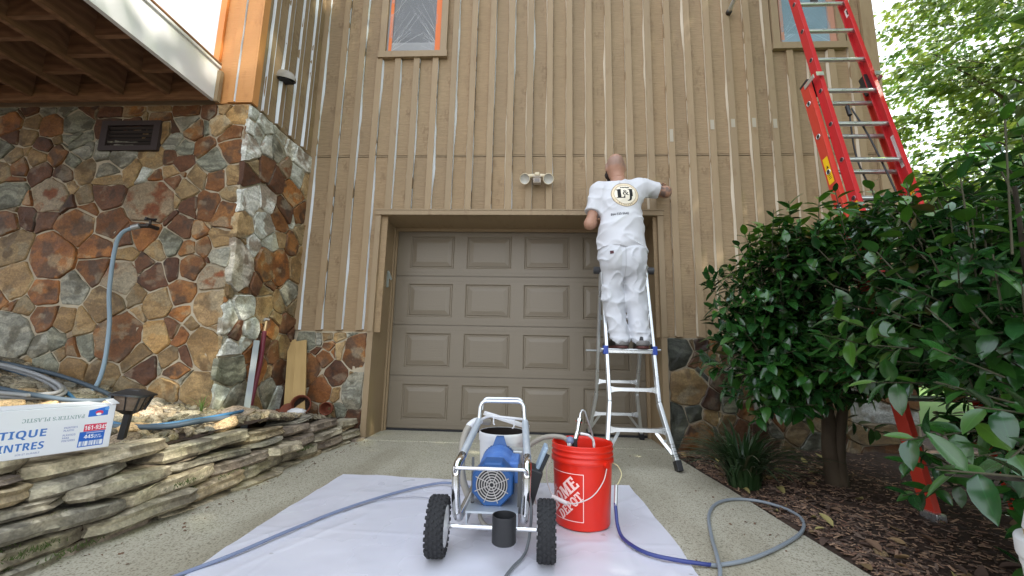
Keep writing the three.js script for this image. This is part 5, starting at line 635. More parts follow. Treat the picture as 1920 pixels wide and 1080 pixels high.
  sticker(64, 160, (c, w, h) => { c.fillStyle = '#f4c20d'; c.fillRect(0, 0, w, h); c.fillStyle = '#3a2a10'; c.beginPath(); c.moveTo(w * 0.5, h * 0.3); c.lineTo(w * 0.75, h * 0.42); c.lineTo(w * 0.25, h * 0.42); c.fill(); for (let i = 0; i < 6; i++) c.fillRect(w * 0.25, h * (0.5 + i * 0.06), w * 0.5, h * 0.02); }, 3.571, 2.1, 0, -1, 0.05, 0.21, 'warning_label');
  sticker(48, 160, (c, w, h) => { c.fillStyle = '#ffffff'; c.beginPath(); c.ellipse(w / 2, h / 2, w * 0.42, h * 0.5, 0, 0, 7); c.fill(); c.fillStyle = '#3a2f78'; c.beginPath(); c.ellipse(w / 2, h * 0.12, w * 0.3, h * 0.11, 0, 0, 7); c.fill(); c.save(); c.translate(w * 0.68, h * 0.93); c.rotate(-PI / 2); c.fillStyle = '#2a2450'; c.font = 'bold 27px sans-serif'; c.fillText('WERNER', 0, 0, h * 0.72); c.restore(); }, 3.5708, 1.74, 0, -1, 0.045, 0.2, 'maker_label');
  sticker(48, 128, warn, 3.6108, 1.72, 0.085, -1, 0.042, 0.16, 'warning_label'); sticker(64, 160, (c, w, h) => { c.fillStyle = '#d5d0cc'; c.fillRect(0, 0, w, h); c.fillStyle = '#a09a96'; for (let i = 0; i < 22; i++) c.fillRect(6, 8 + i * 6.6, w - 12 - 20 * h3(i, 5, 5), 2); }, 4.0008, 2.2, 0.085, -1, 0.05, 0.26, 'instruction_label'); sticker(64, 128, warn, 4.0008, 1.82, 0.085, -1, 0.055, 0.15, 'warning_label'); sticker(48, 48, (c, w, h) => { c.fillStyle = '#e8e2dc'; c.fillRect(0, 0, w, h); c.fillStyle = '#333'; c.fillRect(14, 10, 20, 28); }, 4.0008, 3.52, 0.085, -1, 0.05, 0.08, 'instruction_label');
}
// ---------------------------------------------------------------- the painter
function surfNet(lo, hi, cell, sdf) { // naive surface nets
  const n = [0, 1, 2].map((i) => Math.ceil((hi[i] - lo[i]) / cell) + 1), [nx, ny, nz] = n, val = new Float32Array(nx * ny * nz), id = (i, j, k) => i + nx * (j + ny * k);
  for (let k = 0; k < nz; k++) for (let j = 0; j < ny; j++) for (let i = 0; i < nx; i++) val[id(i, j, k)] = sdf(lo[0] + i * cell, lo[1] + j * cell, lo[2] + k * cell);
  const vid = new Int32Array(nx * ny * nz).fill(-1), pos = [], idx = [], C = [[0, 0, 0], [1, 0, 0], [0, 1, 0], [1, 1, 0], [0, 0, 1], [1, 0, 1], [0, 1, 1], [1, 1, 1]], E = [[0, 1], [2, 3], [4, 5], [6, 7], [0, 2], [1, 3], [4, 6], [5, 7], [0, 4], [1, 5], [2, 6], [3, 7]];
  for (let k = 0; k < nz - 1; k++) for (let j = 0; j < ny - 1; j++) for (let i = 0; i < nx - 1; i++) {
    let m = 0; const v = []; for (let c = 0; c < 8; c++) { const q = val[id(i + C[c][0], j + C[c][1], k + C[c][2])]; v.push(q); if (q < 0) m++; } if (!m || m === 8) continue;
    let s = 0, x = 0, y = 0, z = 0; for (const [a, b] of E) if (v[a] < 0 !== v[b] < 0) { const t = v[a] / (v[a] - v[b]); x += lerp(C[a][0], C[b][0], t); y += lerp(C[a][1], C[b][1], t); z += lerp(C[a][2], C[b][2], t); s++; }
    vid[id(i, j, k)] = pos.length / 3; pos.push(lo[0] + (i + x / s) * cell, lo[1] + (j + y / s) * cell, lo[2] + (k + z / s) * cell);
  }
  const quad = (a, b, c, d, f) => { if (a < 0 || b < 0 || c < 0 || d < 0) return; f ? idx.push(a, b, c, a, c, d) : idx.push(a, c, b, a, d, c); };
  for (let k = 1; k < nz - 1; k++) for (let j = 1; j < ny - 1; j++) for (let i = 1; i < nx - 1; i++) {
    const a = val[id(i, j, k)] < 0;
    if (a !== val[id(i + 1, j, k)] < 0) quad(vid[id(i, j - 1, k - 1)], vid[id(i, j, k - 1)], vid[id(i, j, k)], vid[id(i, j - 1, k)], a);
    if (a !== val[id(i, j + 1, k)] < 0) quad(vid[id(i - 1, j, k - 1)], vid[id(i - 1, j, k)], vid[id(i, j, k)], vid[id(i, j, k - 1)], a);
    if (a !== val[id(i, j, k + 1)] < 0) quad(vid[id(i - 1, j - 1, k)], vid[id(i, j - 1, k)], vid[id(i, j, k)], vid[id(i - 1, j, k)], a);
  }
  const g = new THREE.BufferGeometry(); g.setAttribute('position', new THREE.Float32BufferAttribute(pos, 3)); g.setIndex(idx); g.computeVertexNormals(); return g;
}
const capd = (x, y, z, [ax, ay, az], [bx, by, bz], ra, rb) => { const ux = bx - ax, uy = by - ay, uz = bz - az, px = x - ax, py = y - ay, pz = z - az, t = clamp((px * ux + py * uy + pz * uz) / (ux * ux + uy * uy + uz * uz)); return Math.hypot(px - ux * t, py - uy * t, pz - uz * t) - lerp(ra, rb, t); };
const elld = (x, y, z, [cx, cy, cz], [rx, ry, rz]) => { const k = Math.hypot((x - cx) / rx, (y - cy) / ry, (z - cz) / rz); return (k - 1) * Math.min(rx, ry, rz) * (k < 1 ? 1 : 1.15); };
const smin = (a, b, k) => { const h = Math.max(k - Math.abs(a - b), 0) / k; return Math.min(a, b) - h * h * k * 0.25; };
{
  const B = [2.33, 0.858, 0.45], man = thing('person', 'bald person in white shirt and trousers on the step ladder, facing the wall', 'person', B), o = (g) => g.translate(-B[0], -B[1], -B[2]);
  // joints, world metres
  const J = { shL: [2.115, 2.245, 0.345], elL: [2.02, 1.935, 0.385], wrL: [2.125, 2.02, 0.175], shR: [2.475, 2.29, 0.335], elR: [2.715, 2.27, 0.29], wrR: [2.74, 2.335, 0.085], neck: [2.283, 2.33, 0.355], head: [2.262, 2.505, 0.325], hipL: [2.205, 1.68, 0.405], hipR: [2.385, 1.68, 0.4], knL: [2.205, 1.27, 0.4], knR: [2.396, 1.27, 0.4], anL: [2.25, 0.94, 0.445], anR: [2.424, 0.94, 0.455] };
  const hd = (x, y, z) => {
    let d = elld(x, y, z, [2.262, 2.507, 0.335], [0.078, 0.099, 0.097]); d = smin(d, elld(x, y, z, [2.262, 2.455, 0.29], [0.062, 0.075, 0.065]), 0.04);
    d = smin(d, capd(x, y, z, [2.262, 2.48, 0.232], [2.262, 2.5, 0.245], 0.012, 0.008), 0.02); d = smin(d, elld(x, y, z, [2.262, 2.515, 0.248], [0.055, 0.012, 0.012]), 0.02); d = smin(d, elld(x, y, z, [2.262, 2.44, 0.236], [0.024, 0.008, 0.01]), 0.01);
    for (const s of [-1, 1]) { let e = elld(x, y, z, [2.262 + s * 0.083, 2.488, 0.333], [0.011, 0.032, 0.019]); e = Math.max(e, -elld(x, y, z, [2.262 + s * 0.093, 2.49, 0.327], [0.008, 0.02, 0.01])); d = smin(d, e, 0.012); d = smin(d, -(-elld(x, y, z, [2.262 + s * 0.03, 2.497, 0.247], [0.012, 0.008, 0.008])), 0.01); }
    return smin(d, capd(x, y, z, [2.266, 2.44, 0.345], J.neck, 0.058, 0.068), 0.05);
  };
  const arm = (x, y, z, s) => { const [a, b, c] = s ? [J.shR, J.elR, J.wrR] : [J.shL, J.elL, J.wrL]; let d = smin(capd(x, y, z, a, b, 0.056, 0.043), capd(x, y, z, b, c, 0.044, 0.029), 0.03); return smin(d, capd(x, y, z, [lerp(b[0], c[0], 0.08), lerp(b[1], c[1], 0.08), lerp(b[2], c[2], 0.08)], [lerp(b[0], c[0], 0.4), lerp(b[1], c[1], 0.4), lerp(b[2], c[2], 0.4)], 0.046, 0.041), 0.03); };
  const torso = (x, y, z, g) => { const q = 0.39 + (z - 0.39) / 0.72; let d = capd(x, y, q, [2.292, 1.68, 0.41], [2.29, 2.1, 0.385], 0.147 + g, 0.165 + g); d = smin(d, capd(x, y, q, [2.135, 2.245, 0.345], [2.45, 2.28, 0.34], 0.068 + g, 0.068 + g), 0.13); return d * 0.85; };
  const leg = (x, y, z, s, g) => { const [h, k, a] = s ? [J.hipR, J.knR, J.anR] : [J.hipL, J.knL, J.anL]; return smin(capd(x, y, z, h, k, 0.078 + g, 0.052 + g), capd(x, y, z, k, a, 0.05 + g, 0.038 + g), 0.03); };
  const skinTone = (g) => { const p = g.attributes.position, c = new Float32Array(p.count * 3); for (let i = 0; i < p.count; i++) { const x = p.getX(i), y = p.getY(i), z = p.getZ(i), m = 0.5 + 0.5 * f3(x * 28, y * 28, z * 28, 3); let q = mixc([0.36, 0.18, 0.115], [0.48, 0.265, 0.18], m); const st = sstep(2.455, 2.49, y + 0.012 * n3(x * 60, y * 60, z * 60)) * (1 - sstep(2.545, 2.585, y)) * sstep(0.27, 0.31, z); if (y > 2.36) q = mixc(q, [0.27, 0.19, 0.155], 0.62 * st); if (x > 2.655 && y > 2.2) { const t = sstep(-0.12, 0.18, f3(x * 45, y * 45, z * 45, 2)); q = mixc(q, [0.1, 0.085, 0.08], 0.75 * t); } c.set(q, i * 3); } g.setAttribute('color', new THREE.BufferAttribute(c, 3)); return g; };
  const hand = (w, dirF, up, side, curl) => { // palm and five curled fingers as one field
    const f = V(...dirF).normalize(), u = V(...up), sd = u.clone().cross(f).normalize().multiplyScalar(side), n = f.clone().cross(sd).normalize(), at = (a, b, c) => V(...w).addScaledVector(f, a).addScaledVector(sd, b).addScaledVector(n, c), bones = [];
    const add = (a, b, ra, rb) => bones.push([a.toArray(), b.toArray(), ra, rb]);
    add(at(-0.02, 0, 0), at(0.02, 0.0, 0), 0.027, 0.022); for (const q of [-0.026, -0.009, 0.009, 0.026]) add(at(0.02, q * 0.6, 0), at(0.078, q, 0.002), 0.015, 0.0125);
    [[-0.03, 0.062], [-0.0105, 0.072], [0.0105, 0.078], [0.031, 0.068]].forEach(([q, L]) => { let p = at(0.082, q, 0.002), a = 0; for (let k = 0; k < 3; k++) { a += curl; const l = L * [0.45, 0.32, 0.23][k], e = p.clone().addScaledVector(f, Math.cos(a) * l).addScaledVector(n, -Math.sin(a) * l); add(p, e, 0.0098 - k * 0.001, 0.009 - k * 0.001); p = e; } });
    const t0 = at(0.018, 0.026, -0.004), t1 = at(0.052, 0.05, -0.02), t2 = at(0.08, 0.05, -0.032); add(t0, t1, 0.015, 0.0115); add(t1, t2, 0.0112, 0.009);
    let lo = [9, 9, 9], hi = [-9, -9, -9]; bones.forEach(([a, b]) => [a, b].forEach((p) => p.forEach((q, i) => { lo[i] = Math.min(lo[i], q - 0.03); hi[i] = Math.max(hi[i], q + 0.03); })));
    return surfNet(lo, hi, 0.0035, (x, y, z) => { let d = 9; bones.forEach(([a, b, ra, rb], i) => { d = i < 5 ? smin(d, capd(x, y, z, a, b, ra, rb), 0.012) : smin(d, capd(x, y, z, a, b, ra, rb), 0.004); }); return d; });
  };
  const bodyField = (x, y, z) => { let d = torso(x, y, z, -0.03); d = smin(d, Math.min(leg(x, y, z, 0, 0), leg(x, y, z, 1, 0)), 0.03); d = smin(d, Math.min(arm(x, y, z, 0), arm(x, y, z, 1)), 0.03); return smin(d, hd(x, y, z), 0.03); };
  const bodyG = [surfNet([1.93, 0.88, 0.05], [2.82, 2.4, 0.6], 0.0115, (x, y, z) => Math.max(bodyField(x, y, z), y - 2.378)), surfNet([2.14, 2.35, 0.2], [2.39, 2.63, 0.46], 0.005, (x, y, z) => Math.max(hd(x, y, z), 2.37 - y)), hand(J.wrL, [0.5, 0.42, -0.75], [0, 0.3, 1], 1, 0.5), hand(J.wrR, [0.15, 0.55, -0.5], [0, 1, 0.6], -1, 0.55)];
  const body = part('body', o(skinTone(mergeVertices(mergeGeometries(bodyG.map((g) => { g.deleteAttribute('uv'); return g.toNonIndexed(); }))))), mat([1, 1, 1], 0.52, { vertexColors: true }), man);
  const hairD = mat([0.035, 0.025, 0.02], 0.9);
  part('beard', o(surfNet([2.16, 2.34, 0.19], [2.37, 2.5, 0.4], 0.006, (x, y, z) => { let d = 9; for (const s of [-1, 1]) { d = smin(d, capd(x, y, z, [2.262 + s * 0.074, 2.478, 0.31], [2.262 + s * 0.064, 2.425, 0.29], 0.009, 0.019), 0.02); d = smin(d, capd(x, y, z, [2.262 + s * 0.064, 2.425, 0.29], [2.262 + s * 0.02, 2.395, 0.235], 0.019, 0.025), 0.03); } d = smin(d, capd(x, y, z, [2.24, 2.385, 0.235], [2.284, 2.385, 0.235], 0.026, 0.026), 0.03); return d + 0.004 * n3(x * 130, y * 130, z * 130); })), hairD, man);
  for (const s of [-1, 1]) part('eye', o(new THREE.SphereGeometry(0.011, 14, 10).translate(2.262 + s * 0.03, 2.498, 0.2505)), mat([0.5, 0.48, 0.45], 0.2), man);
  // shirt
  const cut = (x, y, z, a, b, t) => { const u = V(...b).sub(V(...a)).normalize(), c = V(...a).lerp(V(...b), t); return (x - c.x) * u.x + (y - c.y) * u.y + (z - c.z) * u.z; };
  const shirtField = (x, y, z) => {
    let d = torso(x, y, z, 0.012); const q = 0.39 + (z - 0.4) / 0.78; d = smin(d, capd(x, y, q, [2.292, 1.66, 0.395], [2.292, 1.86, 0.39], 0.18, 0.166) * 0.85, 0.08);
    const rl = Math.max(capd(x, y, z, J.shL, J.elL, 0.077, 0.076), cut(x, y, z, J.shL, J.elL, 0.66)), rr2 = Math.max(capd(x, y, z, J.shR, J.elR, 0.074, 0.068), cut(x, y, z, J.shR, J.elR, 0.68));
    d = smin(d, rl, 0.05); d = smin(d, rr2, 0.055);
    const low = 1 - sstep(1.72, 2.0, y), r1 = 1 - Math.abs(n3(x * 5 - y * 6.5, y * 9 + x * 3, z * 4)), r2 = 1 - Math.abs(n3(x * 7 + y * 8, y * 6 - x * 5, z * 5 + 7));
    d += -0.016 * Math.pow(r1, 4) * (0.4 + low) - 0.011 * Math.pow(r2, 5) + 0.004 * f3(x * 12, y * 12, z * 12, 2) + 0.004;
    const hem = 1.695 + 0.012 * Math.sin(x * 21) + 0.01 * n3(x * 14, 3, z * 10) - 0.02 * sstep(2.42, 2.5, x); d = Math.max(d, hem - y);
    d = Math.max(d, -elld(x, y, z, [2.275, 2.4, 0.33], [0.082, 0.062, 0.085])); return d;
  };
  const shirtM = mat([0.64, 0.645, 0.675], 0.85, { bumpMap: grey(256, 256, (u, v) => tf(u, v, 100, 100, 900, 2)), bumpScale: 0.0006 });
  const shirt = part('shirt', o(surfNet([1.95, 1.66, 0.16], [2.72, 2.42, 0.62], 0.0075, shirtField)), shirtM, man);
  const patch = (field, x0, x1, y0, y1, nx, ny, off, zs = 0.66) => { const g = new THREE.PlaneGeometry(1, 1, nx, ny), p = g.attributes.position; for (let i = 0; i < p.count; i++) { const x = lerp(x0, x1, p.getX(i) + 0.5), y = lerp(y0, y1, p.getY(i) + 0.5); let z = zs; for (let k = 0; k < 90; k++) { const d = field(x, y, z); if (d < 0.0004) break; z -= Math.max(d * 0.6, 0.0008); } p.setXYZ(i, x, y, z + off); } g.computeVertexNormals(); return o(g); };
  const logo = canvasTex(512, 512, (c, W) => {
    c.clearRect(0, 0, W, W); const h = W / 2; c.fillStyle = '#8b7355'; c.beginPath(); c.arc(h, h, 246, 0, 7); c.fill(); c.fillStyle = '#e4d3b4'; c.beginPath(); c.arc(h, h, 236, 0, 7); c.fill(); c.strokeStyle = '#6a5540'; c.lineWidth = 5; c.beginPath(); c.arc(h, h, 196, 0, 7); c.stroke(); c.fillStyle = '#efe6d2'; c.beginPath(); c.arc(h, h, 190, 0, 7); c.fill();
    c.fillStyle = '#101010'; c.textAlign = 'center'; c.font = 'bold 262px serif'; c.fillText('L', h - 82, 345); c.fillText('J', h + 96, 330); c.font = 'bold 150px serif'; c.lineWidth = 12; c.strokeStyle = '#efe6d2'; c.strokeText('&', h + 4, 285); c.fillText('&', h + 4, 285); c.fillRect(h - 128, 176, 52, 170); c.fillRect(h + 84, 160, 50, 140);
    c.font = 'bold 34px serif'; 'PAINTING'.split('').forEach((s, i) => { const a = PI / 2 + (3.5 - i) * 0.155; c.save(); c.translate(h + Math.cos(a) * 214, h + Math.sin(a) * 214); c.rotate(a - PI / 2); c.fillText(s, 0, 12); c.restore(); }); for (let i = 0; i < 9; i++) { c.beginPath(); c.ellipse(h - 70 + i * 18, 108 + 8 * h3(i, 2, 2), 12, 9 + 6 * h3(i, 7, 7), 0.5, 0, 7); c.fill(); }
  });
  part('print', patch(shirtField, 2.185, 2.43, 2.045, 2.29, 24, 24, 0.0022), mat([1, 1, 1], 0.8, { map: logo, alphaTest: 0.5 }), shirt, 'round cream logo with dark letters');
  const num = canvasTex(512, 64, (c) => { c.clearRect(0, 0, 512, 64); c.fillStyle = '#33343a'; c.font = 'bold 46px sans-serif'; c.fillText('864-533-5640', 14, 48, 484); });
  part('print', patch(shirtField, 2.175, 2.435, 1.96, 2.005, 24, 4, 0.0022), mat([1, 1, 1], 0.8, { map: num, alphaTest: 0.5 }), shirt, 'dark phone number');
  // trousers
  const trField = (x, y, z) => {
    let d = elld(x, y, z, [2.292, 1.63, 0.41], [0.186, 0.19, 0.138]); d = smin(d, elld(x, y, z, [2.225, 1.6, 0.465], [0.11, 0.13, 0.1]), 0.06); d = smin(d, elld(x, y, z, [2.36, 1.6, 0.465], [0.11, 0.13, 0.1]), 0.06);
    const seg = (s) => { const [h, k, a] = s ? [J.hipR, J.knR, J.anR] : [J.hipL, J.knL, J.anL]; return smin(capd(x, y, z, h, k, 0.1, 0.08), capd(x, y, z, k, [a[0], 0.92, a[2]], 0.08, 0.074), 0.04); };
    d = smin(d, smin(seg(0), seg(1), 0.012), 0.05);
    const lo = 1 - sstep(0.95, 1.12, y), kn = Math.exp(-((y - 1.3) ** 2) / 0.02), r1 = 1 - Math.abs(n3(x * 6 + y * 5, y * 8 - x * 6, z * 5)), r2 = 1 - Math.abs(n3(x * 9 - y * 7, y * 9 + x * 9, z * 6 + 3)), r3 = 1 - Math.abs(n3(x * 5, y * 30, z * 5));
    d += -0.018 * Math.pow(r1, 4) * (0.5 + 0.6 * kn) - 0.013 * Math.pow(r2, 5) - 0.01 * Math.pow(r3, 3) * lo + 0.003 * f3(x * 14, y * 14, z * 14, 2) + 0.006;
    d = Math.max(d, 0.922 + 0.014 * n3(x * 12, 2, z * 12) - 0.03 * sstep(0.46, 0.52, z) - y); return Math.max(d, y - 1.76);
  };
  const trM = mat([0.6, 0.61, 0.64], 0.85, { bumpMap: shirtM.bumpMap, bumpScale: 0.0006 });
  const tr = part('trousers', o(surfNet([2.06, 0.86, 0.22], [2.56, 1.8, 0.6], 0.0075, trField)), trM, man);
  part('pocket', patch(trField, 2.15, 2.255, 1.5, 1.66, 8, 10, 0.004), mat([0.55, 0.555, 0.57], 0.85), tr, 'patch back pocket'); part('label', patch(trField, 2.162, 2.19, 1.628, 1.655, 2, 2, 0.0075), mat([0.07, 0.015, 0.02], 0.7), tr, 'small dark red label'); part('seam', patch(trField, 2.286, 2.292, 1.36, 1.69, 1, 24, 0.0025), mat([0.47, 0.475, 0.49], 0.85), tr);
  // shoes
  const shoeM = mat([0.016, 0.014, 0.014], 0.55), soleM = mat([0.09, 0.03, 0.025], 0.6), heelM = mat([0.2, 0.19, 0.185], 0.6);
  for (const [hx, hz, tx, tz] of [[2.262, 0.475, 2.185, 0.235], [2.42, 0.495, 2.445, 0.235]]) {
    const y0 = 0.859, H = [hx, 0.9, hz], T = [tx, 0.885, tz], lo = [Math.min(hx, tx) - 0.08, 0.85, tz - 0.08], hi = [Math.max(hx, tx) + 0.08, 1.03, hz + 0.08];
    const up = (x, y, z) => { let d = smin(capd(x, y, z, H, T, 0.045, 0.036), capd(x, y, z, [hx, 0.92, hz], [hx, 0.985, hz - 0.025], 0.042, 0.043), 0.04); d = smin(d, capd(x, y, z, [lerp(hx, tx, 0.55), 0.88, lerp(hz, tz, 0.55)], T, 0.046, 0.04), 0.03); return Math.max(d, 0.876 - y); };
    const sh = part('shoe', o(surfNet(lo, hi, 0.006, up)), shoeM, man);
    part('sole', o(surfNet(lo, hi, 0.006, (x, y, z) => { const q = Math.min(capd(x, 0.88, z, [hx, 0.88, hz], [tx, 0.88, tz], 0.047, 0.044), capd(x, 0.88, z, [lerp(hx, tx, 0.6), 0.88, lerp(hz, tz, 0.6)], [tx, 0.88, tz], 0.05, 0.044)); return Math.max(q, y0 - y, y - 0.883); })), soleM, sh); part('heel_patch', o(surfNet(lo, hi, 0.006, (x, y, z) => Math.max(up(x, y, z) - 0.003, y - 0.925, 0.884 - y, hz - 0.005 - z))), heelM, sh);
  }
}
// ---------------------------------------------------------------- plants
function leafGeo(wide, fold, droop, rows = 5) { // along +z from the stalk, unit length, upper side +y
  const pos = [], uv = [], idx = [];
  for (let i = 0; i <= rows; i++) { const t = i / rows, w = 0.5 * wide * Math.pow(Math.sin(PI * Math.pow(t, 0.82)), 0.75) * (t > 0.85 ? 0.8 : 1) + 0.004, y = -droop * t * t; pos.push(-w, y + fold * w, t, 0, y, t, w, y + fold * w, t); uv.push(0, t, 0.5, t, 1, t); if (i) { const o = (i - 1) * 3; idx.push(o, o + 3, o + 1, o + 1, o + 3, o + 4, o + 1, o + 4, o + 2, o + 2, o + 4, o + 5); } }
  const g = new THREE.BufferGeometry(); g.setAttribute('position', new THREE.Float32BufferAttribute(pos, 3)); g.setAttribute('uv', new THREE.Float32BufferAttribute(uv, 2)); g.setIndex(idx); g.computeVertexNormals(); return g;
}
const veins = tex(64, 128, (u, v) => { const m = Math.exp(-(((u - 0.5) / 0.025) ** 2)), s = Math.max(0, Math.sin((v + Math.abs(u - 0.5) * 0.9) * 42)) ** 6 * 0.3, n = tf(u, v, 4, 6, 950, 3); return [0.86 + 0.14 * m + 0.06 * s - 0.08 * n, 0.86 + 0.14 * m + 0.06 * s - 0.08 * n, 0.84 + 0.16 * m]; });
const leafM = (rgb, tr = 0.18, rough = 0.22) => { const m = mat(rgb, rough, { phys: 1, map: veins, transmission: tr, thickness: 0, clearcoat: rough < 0.32 ? 0.45 : 0, clearcoatRoughness: 0.14 }); return m; };
const LEAF = { dark: [leafM([0.036, 0.14, 0.022], 0.2, 0.26), leafM([0.055, 0.185, 0.028], 0.22, 0.28), leafM([0.026, 0.098, 0.024], 0.14, 0.24)], fresh: [leafM([0.11, 0.3, 0.025], 0.42, 0.33), leafM([0.16, 0.36, 0.035], 0.45, 0.35)], old: [leafM([0.13, 0.11, 0.025], 0.2, 0.4)] };
const leafShapes = [leafGeo(0.46, 0.3, 0.16), leafGeo(0.52, 0.18, 0.26), leafGeo(0.42, 0.4, 0.05)];
const bark = mat([1, 1, 1], 0.85, { map: tex(128, 256, (u, v) => mixc([0.22, 0.18, 0.135], [0.37, 0.315, 0.245], 0.6 * tf(u, v, 8, 4, 960, 4) + 0.4 * tf(u, v, 3, 6, 961, 3))), bumpMap: stoneBump, bumpScale: 0.008 });
const darkBark = bark.clone(); darkBark.color.setScalar(0.35);
const basis = (p, along, up, s) => { const z = along.clone().normalize(), x = up.clone().cross(z); if (x.lengthSq() < 1e-6) x.set(1, 0, 0); x.normalize(); const y = z.clone().cross(x); return new THREE.Matrix4().makeBasis(x.multiplyScalar(s), y.multiplyScalar(s), z.multiplyScalar(s)).setPosition(p); };
function limb(pts, r0, r1, seg = 10, wob = 0.02) { // tapered limb through points
  const c = new THREE.CatmullRomCurve3(pts.map((p) => (p.isVector3 ? p : V(...p)))), n = Math.max(6, pts.length * 5), rings = []; let nr = V(1, 0, 0);
  for (let i = 0; i <= n; i++) { const t = i / n, p = c.getPoint(t), tg = c.getTangent(t); nr = nr.sub(tg.clone().multiplyScalar(nr.dot(tg))).normalize(); const bi = tg.clone().cross(nr), r = lerp(r0, r1, Math.pow(t, 0.8)) * (1 + (i === 0 ? 0.25 : 0)); rings.push(Array.from({ length: seg }, (_, k) => { const a = (k / seg) * 2 * PI, rr = r * (1 + wob * 6 * n3(Math.cos(a) * 2 + i * 0.6, Math.sin(a) * 2, i * 0.4)); return p.clone().addScaledVector(nr, rr * Math.cos(a)).addScaledVector(bi, rr * Math.sin(a)).toArray(); })); }
  return uvTri(ringFan(rings));
}
function shrub(name, label, base, seed, lobes, sprigs, limbs, size, count, freshTop) {
  const s = thing(name, label, 'shrub', base), r = rng(seed), leaves = [], twigs = [], B = V(...base), eye = camera.position;
  limbs.forEach(([pts, a, b], i) => part(i ? 'branch' : 'trunk', limb(pts, a, b).translate(-B.x, -B.y, -B.z), a < 0.03 ? darkBark : bark, s));
  const total = lobes.reduce((q, l) => q + l[1][0] * l[1][1] + l[1][1] * l[1][2], 0), gauss = () => (r() + r() + r() - 1.5) / 1.5;
  const whorl = (p, dir, n, fresh, sc) => {
    twigs.push([p.clone().addScaledVector(dir, -0.11 * (0.6 + r())), p.clone().addScaledVector(dir, 0.02)]);
    let a = r() * 6; const side = V(dir.y, -dir.z, dir.x).cross(dir).normalize(), sd2 = dir.clone().cross(side);
    for (let k = 0; k < n; k++) { a += 2.4 + 0.4 * r(); const t = k / n, out = side.clone().multiplyScalar(Math.cos(a)).addScaledVector(sd2, Math.sin(a)), al = out.multiplyScalar(0.95 - 0.45 * t).addScaledVector(dir, 0.25 + 0.6 * t).add(V(0, -0.22 * r(), 0)).normalize(), q = p.clone().addScaledVector(dir, -0.09 + 0.1 * t); const up = V(0.35 * gauss(), 1, 0.35 * gauss()).addScaledVector(dir, 0.5); leaves.push({ m: basis(q.sub(B), al, up, size * sc * (0.72 + 0.5 * r()) * (1 - 0.25 * t)), k: fresh > r() ? 'fresh' : r() < 0.012 ? 'old' : 'dark', d: 0 }); }
  };
  for (const [c, rad, dens = 1, hole] of lobes) { const n = Math.round((count * dens * (rad[0] * rad[1] + rad[1] * rad[2])) / total / 5); for (let i = 0; i < n; i++) { const u = r() * 2 - 1, ph = r() * 2 * PI, q = Math.sqrt(1 - u * u), w = V(q * Math.cos(ph), u, q * Math.sin(ph)), k = (0.6 + 0.42 * Math.sqrt(r())) * (1 + 0.34 * n3(w.x * 2.2 + seed, w.y * 2.2 + c[0], w.z * 2.2)), p = V(c[0] + w.x * rad[0] * k, c[1] + w.y * rad[1] * k, c[2] + w.z * rad[2] * k); if (hole && hole(p)) continue; const dir = w.clone().multiplyScalar(0.75).add(V(0, 0.45, 0)).add(V(gauss(), gauss(), gauss()).multiplyScalar(0.35)).normalize(); whorl(p, dir, 5, freshTop * sstep(1.15, 1.7, p.y) * sstep(c[1] - rad[1] * 0.1, c[1] + rad[1] * 0.9, p.y) + 0.03, 1); } }
  for (const [p, dir, len, fresh, sc = 1] of sprigs) { const d = V(...dir).normalize(), e = V(...p); for (let k = 0; k < 3; k++) whorl(e.clone().addScaledVector(d, -len * k * 0.36), d, k ? 3 : 5, fresh, sc); twigs.push([e.clone().addScaledVector(d, -len), e.clone()]); }
  const eb = eye.clone().sub(B); leaves.forEach((l) => { const e = l.m.elements; l.d = Math.hypot(e[12] - eb.x, e[13] - eb.y, e[14] - eb.z); }); leaves.sort((a, b) => a.d - b.d);
  leaves.slice(0, 295).forEach((l) => { const ms = LEAF[l.k], m = part('leaf', leafShapes[(r() * 3) | 0], ms[(r() * ms.length) | 0], s); l.m.decompose(m.position, m.quaternion, m.scale); });
  const rest = leaves.slice(295); for (const k of ['dark', 'fresh', 'old']) { const l = rest.filter((q) => q.k === k); LEAF[k].forEach((mt, i) => { const q = l.filter((_, j) => j % LEAF[k].length === i).map((x) => x.m); if (q.length) instances('foliage', leafShapes[i % 3], mt, q, s); }); }
  const tw = part('twigs', twigs.map(([a, b]) => rod(a.sub(B).toArray(), b.sub(B).toArray(), 0.0032, 0.002, 5)), mat([0.06, 0.055, 0.03], 0.8), s); tw.userData.kind = 'stuff';
}
